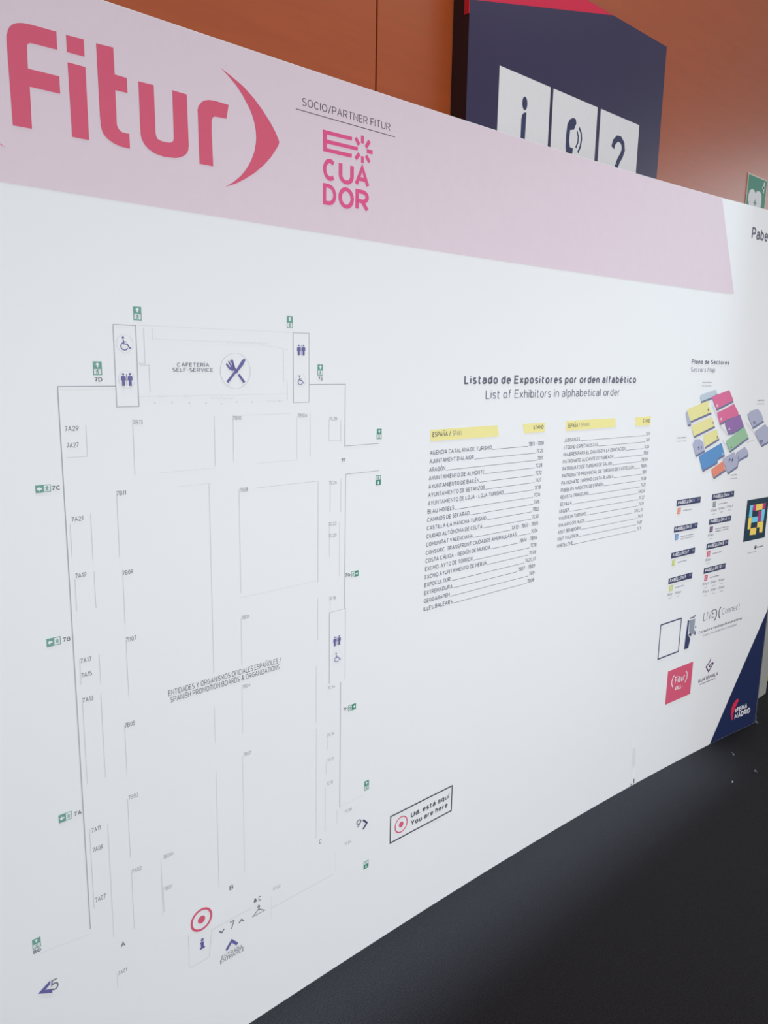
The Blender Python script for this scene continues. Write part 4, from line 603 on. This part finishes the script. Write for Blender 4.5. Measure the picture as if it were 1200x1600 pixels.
('k286','pictogram_square','white square with dark telephone handset','sign','sign',[['p',[36566,27463,40806,27463,40806,31695,36566,31695],'white',1],['p',[38509,30683,38195,30534,37989,30248,37920,29678,37927,29120,37997,28831,38602,28877,38639,29146,38344,29162,38232,29458,38278,30014,38627,30097,38828,30454,38753,30649],'night',2],['p',[38000,28877,38580,28877,38600,28487,38180,28337],'night',2],['l',[38937,30088,39074,29832,39068,29532,38899,29230],'night',2,110.0],['l',[39116,30301,39334,30060,39397,29752,39330,29382,39126,29022],'night',2,130.0]]),
('k287','pictogram_square','white square with dark question mark','sign','sign',[['p',[41137,27463,45378,27463,45378,31695,41137,31695],'white',1],['l',[42628,29922,42736,30243,43050,30498,43401,30520,43691,30333,43782,30022,43627,29688,43361,29373,43198,29101],'night',2,340.0],['l',[43166,29110,43146,28810],'night',2,340.0],['d',[43166,28260,210,210],'night',2]]),
('k288','red_top','red wedge across the top of the sign','sign','sign',[['p',[29762,33905,41741,36641,29762,36641],'brightred',1]]),
('k289','green_field', None,'aed','aed',[['p',[63468,28634,66923,28634,66923,32090,63468,32090],'green',1]]),
('k290','heart','pale heart with a green bolt','aed','aed',[['p',[64240,31132,63909,30965,63737,30649,63736,30300,63951,29922,65070,29101,66189,29993,66189,30717,66098,30942,65842,31141,65455,31142,65167,31069,64980,30905,64705,31087,64465,31138],'white',2],['p',[65175,30568,64728,30120,65017,30179,64977,29919,65371,30289,65080,30229],'green',3]]),
('k291','cross', None,'aed','aed',[['l',[66162,31530,66722,31530],'white',2,180.0],['l',[66442,31130,66442,31930],'white',2,180.0]]),
]
# ------------------------------------------------------------------ blue service sign behind the board
M_navy = material('sign_navy', rgb(50, 42, 82), 0.42, 0.5, 3.0, 0.04)
M_side = material('sign_side_shaded', rgb(50, 28, 30), 0.6, 0.3)  # darker than the front: shade of the unlit side put into the colour
SX0, SX1, SZ1 = 2.9762, 4.7912, 3.6651
sign = box_obj('service_sign', (SX0, SX1, SIGN_Y, WALL_Y, 0.0, SZ1), M_navy, None, 0.0)
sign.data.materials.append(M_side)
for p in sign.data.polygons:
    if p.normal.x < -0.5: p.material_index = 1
tag(sign, 'tall navy service sign with three white pictogram squares and red top, against the orange wall', 'sign')
BUILT = {}
def build_all(data, roots):
    for (key, name, label, par, surf, ops) in data:
        p = Print(SURF[surf]); p.run(ops)
        parent = roots[par] if par in roots else BUILT[par]
        BUILT[key] = p.build(name, parent, label)
M_red = material('sign_red', rgb(206, 34, 52), 0.5, 0.4)
box_obj('red_edge', (SX0 - 0.004, SX0, SIGN_Y, SIGN_Y + 0.03, 3.3330, SZ1), M_red, sign, 0, 'narrow red strip on the left edge')

# green first-aid sign on the wall
M_green = material('aed_green', rgb(44, 140, 112), 0.5, 0.4)
M_rim = material('aed_rim', rgb(226, 222, 206), 0.5, 0.4)
AX0, AX1, AZ0, AZ1 = 6.3388, 6.7003, 2.8554, 3.2170
aed = box_obj('defibrillator_sign', (AX0, AX1, AED_Y, WALL_Y, AZ0, AZ1), M_rim, None, 0.001)
tag(aed, 'green sign with white heart, lightning bolt and cross above the board edge', 'sign')

build_all(DATA, {'board': board, 'sign': sign, 'aed': aed})

# ------------------------------------------------------------------ behind the right end of the board
M_upright = material('grey_laminate', rgb(166, 168, 162), 0.5, 0.4, 6.0, 0.03)
up = box_obj('partition_panel', (4.02, 4.30, -0.06, -0.01, 0.0, 2.3), M_upright, None, 0.002)
tag(up, 'narrow grey partition panel standing just behind the right end of the board', 'partition')
M_metal = material('foot_metal', rgb(150, 154, 158), 0.35, 0.5, 20.0, 0.03, metal=0.7)
box_obj('edge_trim', (X1, X1 + 0.006, bow(X1) - 0.001, bow(X1) + TH + 0.001, 0.03, H), M_metal, board, 0, 'thin grey metal edge strip')
v = []; f = []
box(v, f, X1 - 0.004, X1 + 0.012, bow(X1) - 0.012, bow(X1) + TH + 0.02, 0.0, 0.006)
box(v, f, X1, X1 + 0.008, bow(X1) - 0.004, bow(X1) + 0.01, 0.006, 0.034)
me = bpy.data.meshes.new('foot_bracket'); me.from_pydata(v, [], f); link('foot_bracket', me, [M_metal], board, 'small metal foot at the right corner')
M_yel = material('yellow_plastic', rgb(240, 226, 130), 0.5, 0.4)
v = []; f = []
box(v, f, 4.49, 4.80, -0.02, 0.26, 0.0, 0.03); box(v, f, 4.50, 4.79, -0.01, 0.25, 0.03, 0.30)
me = bpy.data.meshes.new('yellow_crate'); me.from_pydata(v, [], f); cr = link('yellow_crate', me, [M_yel])
tag(cr, 'pale yellow crate just showing past the grey partition panel', 'crate')

# small bits of lint on the carpet
M_lint = material('lint', rgb(176, 176, 178), 0.9, 0.1, 300.0, 0.2)
M_lint2 = material('dark_lint', rgb(104, 108, 116), 0.9, 0.1, 300.0, 0.2)
def lint(x, y, r, mat, label, curl):
    v = []; f = []
    for i in range(7):
        a = i * curl; b = (i - 3) * r * 0.5
        px, py = x + b * math.cos(a * .4), y + b * math.sin(a * .6) + .3 * r * math.sin(a)
        h = r * (0.2 + 0.2 * math.sin(i * 1.7)) ; w = r * 0.35
        v += [(px, py - w, 0.0), (px, py, h), (px, py + w, 0.0)]
    for i in range(6):
        a = i * 3; b = a + 3
        f += [(a, b, b+1, a+1), (a+1, b+1, b+2, a+2), (a+2, b+2, b, a)]
    f += [(0, 1, 2), (20, 19, 18)]
    me = bpy.data.meshes.new('lint_tuft'); me.from_pydata(v, [], f)
    o = link('lint_tuft', me, [mat]); tag(o, label, 'lint')
lint(3.48, -0.235, 0.011, M_lint2, 'faint grey lint tuft on the carpet closest to the navy corner', 0.6)
lint(3.23, -0.336, 0.008, M_lint, 'tiny bright white lint speck on the carpet', 0.9)
lint(3.405, -0.361, 0.012, M_lint2, 'curled dark grey fluff strand on the carpet, the longest of three bits', 1.1)
